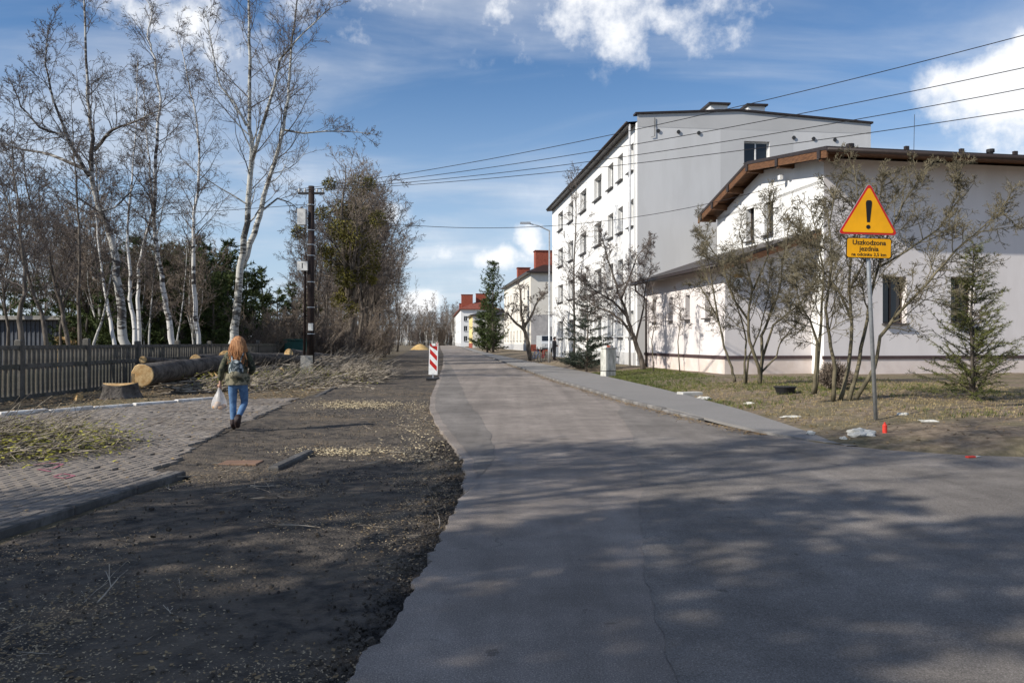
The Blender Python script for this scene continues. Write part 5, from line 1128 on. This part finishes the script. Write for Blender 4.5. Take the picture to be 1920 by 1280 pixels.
# far sand heap
mb = MB(); vs = [Vector((0, 0, 1.15))]; n = 26
for k in (1, 2, 3):
    for j in range(n): a = j * 6.2832 / n; q = k / 3 * (1 + .18 * mnoise.noise(Vector((math.cos(a), math.sin(a), k)))); vs.append(Vector((math.cos(a) * 1.9 * q, math.sin(a) * 1.6 * q, (1.15 * (1 - (k / 3) ** 1.6) if k < 3 else -.05))))
mb.add(vs, [(0, 1 + j, 1 + (j + 1) % n) for j in range(n)] + [(1 + (k - 1) * n + j, 1 + k * n + j, 1 + k * n + (j + 1) % n, 1 + (k - 1) * n + (j + 1) % n) for k in (1, 2) for j in range(n)])
o = mb.build('sand_heap', M['sand'], smooth=True); o.location = (-17.6, 150, 0); tag(o, 'orange heap of sand on the roadworks strip', 'sand heap')
# right side litter
def lump(name, label, u, v, zb, sx, sy, sz, mat, cat, seed):
    p = G(u, v, zb); p.z = HL(p.x, p.y) if p.x > walk_o(max(p.y, 12)) - .3 and p.y > 10.4 else ROADZ
    r = random.Random(seed); bm = bmesh.new(); bmesh.ops.create_icosphere(bm, subdivisions=3, radius=.5)
    for w in bm.verts:
        q = w.co * 2; k = 1 + .5 * mnoise.noise(q * 1.3 + Vector((seed, 0, 0))) + .25 * mnoise.noise(q * 3.1 + Vector((0, seed, 0))); w.co = Vector((w.co.x * sx * k, w.co.y * sy * k, w.co.z * sz * k + sz * .25))
    me = bpy.data.meshes.new(name); bm.to_mesh(me); bm.free(); me.materials.append(M[mat]); o = bpy.data.objects.new(name, me); COL.objects.link(o); o.location = p; o.rotation_euler = (0, 0, r.uniform(-.5, .5)); tag(o, label, cat); return o
lump('plastic_sheet', 'crumpled whitish plastic sheet below the warning sign', 1612, 800, .25, .42, .3, .16, 'rubble', 'litter', 1)
lump('plastic_scrap', 'pale scrap lying right behind the sign post', 1692, 774, .28, .24, .14, .07, 'rubble', 'litter', 2)
lump('plastic_scrap', 'pale flat scrap on the soil right of the sign', 1742, 786, .28, .32, .14, .05, 'rubble', 'litter', 3)
lump('plastic_scrap', 'white scrap on the bare soil by the sidewalk corner', 1520, 806, .15, .13, .1, .07, 'rubble', 'litter', 4)
lump('plastic_scrap', 'long white scrap lying below the black basin', 1482, 768, .25, .4, .12, .05, 'rubble', 'litter', 5)
lump('plastic_scrap', 'white rubble piece beside the concrete slab', 1320, 740, .2, .4, .2, .1, 'rubble', 'litter', 6)
lump('plastic_scrap', 'small white bit left of the plastic sheet', 1582, 815, .15, .1, .08, .05, 'rubble', 'litter', 7)
lump('plastic_scrap', 'small white bit in the lawn under shrub tree', 1405, 746, .25, .22, .12, .06, 'rubble', 'litter', 8)
p = G(1280, 737, .15); o = MB().cbox((0, 0, 0), (.62, .35, .13), .012, .3).build('concrete_slab', M['slab']); o.location = (p.x + .2, p.y, HL(p.x + .2, p.y) - .02); tag(o, 'pale concrete slab lying at the lawn edge', 'slab')
cn = empty('spray_can', (6.35, 13.35, HL(6.35, 13.35))); p = G(1659, 796, .27); cn.location = (p.x, p.y, HL(p.x, p.y) - .01); tag(cn, 'small bright red can standing on soil by sign', 'can'); MB().tube([(0, 0, 0), (0, 0, .13), (0, 0, .15)], [.036, .036, .022], 12).build('body', M['red_paint'], cn); MB().tube([(0, 0, .15), (0, 0, .18)], .014, 8).build('nozzle', M['red_paint'], cn)
p = G(1820, 857, .06); o = MB().box((0, 0, 0), (.13, .05, .02), .3).build('wrapper', M['red_paint']); o.location = (p.x, p.y, ROADZ + .018); tag(o, 'red and white wrapper lying on the side street', 'litter'); MB().box((.1, .03, 0), (.09, .05, .012), .5).build('white_end', M['rubble'], o)
p = G(1472, 738, .25); bs = empty('black_basin', (p.x, p.y, HL(p.x, p.y) - .02)); tag(bs, 'round black rubber basin on the lawn', 'basin'); MB().tube([(0, 0, 0), (0, 0, .03), (0, 0, .2)], [.18, .2, .27], 22).build('bowl', M['black'], bs, smooth=False); MB().tube([(0, 0, .19), (0, 0, .215)], .285, 22).build('rim', M['black'], bs)

# ---------------------------------------------------------------- people
def skin(name, verts, edges, radii, mat, parent, root=0, sub=2):
    me = bpy.data.meshes.new(name); me.from_pydata(verts, edges, []); me.materials.append(mat); o = bpy.data.objects.new(name, me); COL.objects.link(o); o.parent = parent
    md = o.modifiers.new('Skin', 'SKIN'); md.use_smooth_shade = True
    if not me.skin_vertices: 
        bpy.context.view_layer.objects.active = o; o.select_set(True); bpy.ops.mesh.customdata_skin_add(); o.select_set(False)
    for i, rr in enumerate(radii): me.skin_vertices[0].data[i].radius = rr if isinstance(rr, tuple) else (rr, rr)
    me.skin_vertices[0].data[root].use_root = True
    sb = o.modifiers.new('Sub', 'SUBSURF'); sb.levels = sub; sb.render_levels = sub; return o
def chain(lst): return [tuple(p) for p, r_ in lst], [r_ for p, r_ in lst]
def figure(name, loc, rz, label, J, mats, hair_len, sc=1.0, extras=True):
    root = empty(name, loc, rz); root.scale = (sc,) * 3; tag(root, label, 'person')
    V = []; E = []; RR = []
    def add(p, r_, par=None):
        V.append(tuple(p)); RR.append(r_); i = len(V) - 1
        if par is not None: E.append((par, i))
        return i
    pel = add(J['pelvis'], (.13, .10)); che = add(J['chest'], (.13, .09), pel); nb = add(J['neck'], .05, che); hd = add(J['head'], (.075, .09), nb); ht = add(J['headtop'], (.06, .07), hd)
    tips = []
    for s in 'lr':
        a = add(J['sh' + s], .05, che); b = add(J['el' + s], .037, a); c = add(J['wr' + s], .025, b); h = Vector(J['ha' + s]); w = Vector(J['wr' + s]); dr = (h - w).normalized(); pm2 = add(w + dr * .06, (.035, .018), c)
        sd_ = dr.cross(Vector((0, 1, 0))).normalized()
        for k, (off, ln) in enumerate(((-.026, .066), (-.009, .076), (.009, .072), (.026, .056))):
            kn2 = add(w + dr * .095 + sd_ * off, .009, pm2); add(w + dr * (.095 + ln * .55) + sd_ * off + Vector((0, .02, 0)), .008, kn2)
        th = add(w + dr * .05 + sd_ * -.04 + Vector((0, .01, 0)), .010, pm2); add(w + dr * .085 + sd_ * -.045 + Vector((0, .03, 0)), .009, th)
        hp = add(J['hip' + s], .085, pel); kk = add(J['kn' + s], .055, hp); an = add(J['an' + s], .035, kk); add(J['to' + s], .03, an)
    skin('body', V, E, RR, mats['skin'], root, sub=1)
    # face
    hc = Vector(J['head'])
    for x in (-.032, .032): MB().box(hc + Vector((x, .088, .02)), (.022, .012, .012)).build('eye', M['sign_black'], root)
    MB().tube([hc + Vector((0, .085, .02)), hc + Vector((0, .108, -.02))], [.008, .014], 6).build('nose', mats['skin'], root); MB().box(hc + Vector((0, .085, -.052)), (.045, .012, .012)).build('mouth', mats['skin'], root)
    for x in (-.082, .082): MB().box(hc + Vector((x, 0, -.0)), (.015, .035, .055)).build('ear', mats['skin'], root)
    # trousers
    V2 = [J['pelvis'], tuple(Vector(J['pelvis']) + Vector((0, 0, .1)))]; R2 = [(.155, .125), (.14, .11)]; E2 = [(0, 1)]
    for s in 'lr':
        k = len(V2); hp, kn2, an = Vector(J['hip' + s]), Vector(J['kn' + s]), Vector(J['an' + s]); V2 += [tuple(hp - Vector((0, 0, .06))), tuple(hp.lerp(kn2, .5)), tuple(kn2), tuple(kn2.lerp(an, .35)), tuple(an.lerp(kn2, .12))]; R2 += [.095, .083, .064, .062, .046]; E2 += [(0, k), (k, k + 1), (k + 1, k + 2), (k + 2, k + 3), (k + 3, k + 4)]
    skin('trousers', [tuple(v) for v in V2], E2, R2, mats['leg'], root)
    # jacket
    pv, cv = Vector(J['pelvis']), Vector(J['chest']); V3 = [tuple(cv), tuple(pv.lerp(cv, .55)), tuple(pv.lerp(cv, .12)), tuple(pv - Vector((0, 0, .08))), tuple(Vector(J['neck']) - Vector((0, 0, .03)))]; R3_ = [(.185, .135), (.175, .135), (.185, .145), (.185, .145), (.075, .075)]; E3 = [(0, 1), (1, 2), (2, 3), (0, 4)]
    for s in 'lr':
        k = len(V3); a, b, c = Vector(J['sh' + s]), Vector(J['el' + s]), Vector(J['wr' + s]); V3 += [tuple(a), tuple(a.lerp(b, .5)), tuple(b), tuple(b.lerp(c, .5)), tuple(b.lerp(c, .93))]; R3_ += [.078, .068, .06, .054, .046]; E3 += [(0, k), (k, k + 1), (k + 1, k + 2), (k + 2, k + 3), (k + 3, k + 4)]
    skin('jacket', V3, E3, R3_, mats['top'], root)
    for s in 'lr':
        an, to = Vector(J['an' + s]), Vector(J['to' + s]); up_ = (Vector(J['kn' + s]) - an).normalized(); skin('boot', [tuple(an), tuple(an + up_ * .13), tuple(an.lerp(to, .5)), tuple(to), tuple(an + (an - to).normalized() * .045 - up_ * .03)], [(0, 1), (0, 2), (2, 3), (0, 4)], [.056, .06, .05, .042, .04], mats['boot'], root)
    # hair: rounded cap falling down the back
    n = 22; rings = []
    for t in np.linspace(0, 1, 12):
        if t < .4: a = t / .4 * math.pi / 2; z = .125 * math.cos(a) + .03; rx = .112 * math.sin(a) + .002; ry = .118 * math.sin(a) + .002; yo = -.012
        else: q = (t - .4) / .6; z = .03 - hair_len * q; rx = .112 + .03 * math.sin(q * 2.6) - .025 * q * q; ry = .105 - .035 * q; yo = -.018 - .075 * q
        rings.append([hc + Vector((math.cos(k * 2 * math.pi / n) * rx * (1 + .05 * math.sin(k * 5 + t * 3)), math.sin(k * 2 * math.pi / n) * ry * (1 + .05 * math.sin(k * 7)) * (1 if math.sin(k * 2 * math.pi / n) < 0 or t < .3 else .55) + yo, z - (.03 * abs(math.sin(k * 2.3)) if t == 1 else 0))) for k in range(n)])
    vs = [p for rg in rings for p in rg]; MB().add(vs, [(i * n + j, i * n + (j + 1) % n, (i + 1) * n + (j + 1) % n, (i + 1) * n + j) for i in range(11) for j in range(n)] + [tuple(range(n)), tuple(range(12 * n - 1, 11 * n - 1, -1))]).build('hair', mats['hair'], root, smooth=True, recalc=True)
    if hair_len > .2:
        r = random.Random(3); st = MB()
        for i in range(260):
            a = r.uniform(math.pi * .93, math.pi * 2.07) if i % 5 else r.uniform(0, 6.28); t0 = r.uniform(.1, 1.0); rx, ry = .118, .122; l = hair_len * r.uniform(.75, 1.15); ca, sa = math.cos(a), math.sin(a); w = r.uniform(.95, 1.3)
            p0 = hc + Vector((ca * rx * .35, sa * ry * .35 - .012, .145)); p1 = hc + Vector((ca * rx * .98, sa * ry - .012, .06)); p2 = hc + Vector((ca * rx * 1.08 * w, sa * ry * .95 - .03, -l * .45)); p3 = hc + Vector((ca * rx * 1.05 * w + r.gauss(0, .02), sa * ry * .7 - .075 + r.gauss(0, .012), -l * .8)); p4 = hc + Vector((ca * rx * .95 * w + r.gauss(0, .03), sa * ry * .55 - .09 + r.gauss(0, .015), -l * 1.12))
            if sa > .3: p2.y = p3.y = p4.y = hc.y - .02
            st.twig([p0, p1, p2, p3, p4], r.uniform(.005, .009), .003, 4)
        st.build('hair_strands', mats['hair'], root, smooth=True)
    return root
JW = dict(pelvis=(0, 0, .88), chest=(0, .02, 1.22), neck=(0, .03, 1.37), head=(0, .05, 1.50), headtop=(0, .04, 1.58),
          shl=(-.17, .01, 1.31), ell=(-.265, -.03, 1.06), wrl=(-.30, .03, .84), hal=(-.31, .05, .74), shr=(.17, .01, 1.31), elr=(.255, .0, 1.06), wrr=(.17, .19, .98), har=(.10, .25, .97),
          hipl=(-.085, 0, .84), knl=(-.085, .03, .47), anl=(-.075, 0, .085), tol=(-.085, .15, .035), hipr=(.085, 0, .84), knr=(.10, .09, .47), anr=(.015, -.19, .19), tor=(.02, -.13, .05))
gp = G(446, 808)
girl = figure('person', (gp.x, gp.y, .015), R(10), 'walker with long auburn hair, camouflage jacket and blue jeans', JW, dict(skin=M['skin'], leg=M['denim'], top=M['camo'], boot=M['boot'], hair=M['hair']), .30, 1.02)
hem = []
for i, (z, rx, ry) in enumerate(((.80, .20, .155), (.90, .205, .16), (1.0, .195, .152))):
    hem.append([Vector((math.cos(k * .2618) * rx * (1 + .03 * math.sin(k * 3)), math.sin(k * .2618) * ry, z)) for k in range(24)])
MB().add([p for h in hem for p in h], [(i * 24 + j, i * 24 + (j + 1) % 24, (i + 1) * 24 + (j + 1) % 24, (i + 1) * 24 + j) for i in range(2) for j in range(24)]).build('jacket_hem', M['camo_light'], girl, smooth=True)
# backpack worn on the back
bp_ = empty('backpack', girl.location, R(10)); bp_.scale = (1.02,) * 3; tag(bp_, 'small grey and blue drawstring backpack on the walker', 'backpack')
def blob(name, c, s, mat, parent, seed, amp=.12, sub=3):
    bm = bmesh.new(); bmesh.ops.create_icosphere(bm, subdivisions=sub, radius=1)
    for w in bm.verts: k = 1 + amp * mnoise.noise(w.co * 2 + Vector((seed, 0, 0))); w.co = Vector((w.co.x * s[0] * k, w.co.y * s[1] * k, w.co.z * s[2] * k)) + Vector(c)
    me = bpy.data.meshes.new(name); bm.to_mesh(me); bm.free(); me.polygons.foreach_set('use_smooth', [True] * len(me.polygons)); me.materials.append(mat); o = bpy.data.objects.new(name, me); COL.objects.link(o); o.parent = parent; return o
blob('bag', (.0, -.185, 1.08), (.125, .07, .155), M['pack'], bp_, 2); blob('pocket', (0, -.215, .985), (.105, .06, .075), M['camo_light'], bp_, 4)
for x in (-.09, .09): MB().tube([(x * .7, -.16, 1.2), (x * 1.2, -.06, 1.37), (x * 1.3, .1, 1.36), (x * 1.3, .15, 1.15)], .014, 6).build('strap', M['pack'], bp_)
pb_ = empty('plastic_bag', girl.location, R(10)); pb_.scale = (1.02,) * 3; tag(pb_, 'thin white carrier bag of bread rolls held by walker', 'bag')
n = 20; vs = []
for i, (z, rr) in enumerate(((.76, .015), (.70, .03), (.62, .075), (.53, .115), (.45, .13), (.39, .125), (.35, .06), (.345, .005))):
    for j in range(n): a = j * 2 * math.pi / n; q = rr * (1 + .16 * math.sin(a * 5 + i) * (1 - i / 9) + .08 * math.sin(a * 3)); vs.append((-.32 + math.cos(a) * q, .05 + math.sin(a) * q * .75, z))
mp_ = bpy.data.materials.new('translucent_bag'); mp_.use_nodes = True; b_ = mp_.node_tree.nodes['Principled BSDF']; b_.inputs['Base Color'].default_value = (.82, .8, .79, 1); b_.inputs['Roughness'].default_value = .35; b_.inputs['Alpha'].default_value = .4
MB().add(vs, [(i * n + j, i * n + (j + 1) % n, (i + 1) * n + (j + 1) % n, (i + 1) * n + j) for i in range(7) for j in range(n)]).build('film', mp_, pb_, smooth=True)
for i, (x, y, z) in enumerate(((-.38, .03, .41), (-.29, .02, .40), (-.33, .09, .42), (-.25, .06, .42), (-.34, .02, .47))): blob('bread_roll', (x, y, z), (.052, .045, .04), M['bun'], pb_, i, .1, 2)
MB().tube([(-.335, .05, .76), (-.325, .05, .80), (-.31, .05, .76)], .008, 6).build('handle', mp_, pb_)
JS = dict(JW, hipr=(.085, 0, .84), knr=(.095, .02, .46), anr=(.1, 0, .085), tor=(.11, .15, .035), knl=(-.095, .02, .46), anl=(-.1, 0, .085), wrl=(-.18, .22, 1.02), hal=(-.1, .3, 1.04), ell=(-.25, .02, 1.06))
figure('person', (3.12, 58, HL(3.12, 58) - .01), R(-70), 'distant dark clothed person standing by the lamp post', JS, dict(skin=M['skin'], leg=M['dark_cloth'], top=M['dark_cloth'], boot=M['boot'], hair=M['boot']), .06, 1.07)
# bicycles by the pavement
def bicycle(loc, rz, mat, label):
    root = empty('bicycle', loc, rz); tag(root, label, 'bicycle', 'bicycles parked by the lamp post')
    for x in (-.52, .52):
        mb = MB(); k = 20; P_ = [Vector((x + .33 * math.cos(i * 2 * math.pi / k), 0, .34 + .33 * math.sin(i * 2 * math.pi / k))) for i in range(k + 1)]
        for a, b in zip(P_, P_[1:]): mb.tube([a, b], .018, 5, cap=False)
        w = mb.build('wheel', M['black'], root); s = MB()
        for i in range(6): a = i * math.pi / 6; s.tube([Vector((x - .32 * math.cos(a), 0, .34 - .32 * math.sin(a))), Vector((x + .32 * math.cos(a), 0, .34 + .32 * math.sin(a)))], .003, 3, cap=False)
        s.build('spokes', M['metal'], w)
    f = MB(); pts = dict(a=(-.52, 0, .34), b=(-.05, 0, .3), c=(-.2, 0, .8), d=(.38, 0, .82), e=(.52, 0, .34))
    for p_, q in ('ab', 'bc', 'ca', 'cd', 'bd', 'de'): f.tube([pts[p_], pts[q]], .018, 6)
    f.build('frame', mat, root); MB().box((-.22, 0, .92), (.26, .14, .06)).build('saddle', M['black'], root); MB().tube([(.36, -.27, 1.02), (.42, 0, .98), (.36, .27, 1.02)], .014, 6).build('handlebar', M['metal_dark'], root); MB().tube([(.38, 0, .82), (.41, 0, .98)], .015, 6).build('stem', M['metal_dark'], root)
bicycle((1.75, 57, HL(1.75, 57)), R(60), flat('blue_paint', (.05, .12, .3), .4), 'blue bicycle parked left of the lamp post'); bicycle((2.25, 56.4, HL(2.25, 56.4)), R(75), flat('red_frame_paint', (.4, .03, .03), .4), 'red bicycle parked next to lamp post')
# van facing the camera in front of the cream house
vn = empty('van', (4.2, 96, HL(4.2, 96)), R(6)); tag(vn, 'pale van parked facing us before the cream house', 'van')
side = [(-2.4, .35), (-2.4, 1.05), (-2.25, 1.2), (-1.6, 1.35), (-1.0, 2.0), (2.3, 2.05), (2.45, 1.2), (2.45, .35)]
MB().extrude([Vector((-.9, y, z)) for y, z in side], (1.8, 0, 0)).build('body', M['car_paint'], vn, recalc=True)
MB().add([(-.78, -1.60, 1.375), (.78, -1.60, 1.375), (.7, -1.07, 1.95), (-.7, -1.07, 1.95)], [(0, 1, 2, 3)]).build('windscreen', M['glass'], vn).location = (0, -.02, .012)
for x in (-.65, .65): MB().box((x, -2.41, .85), (.3, .04, .18)).build('headlight', M['sign_white'], vn)
MB().box((0, -2.42, .45), (1.7, .06, .2)).build('bumper', M['metal_dark'], vn)
for x in (-.82, .82):
    for y_ in (-1.55, 1.5): MB().tube([(x - .1, y_, .33), (x + .1, y_, .33)], .33, 16).build('wheel', M['black'], vn)
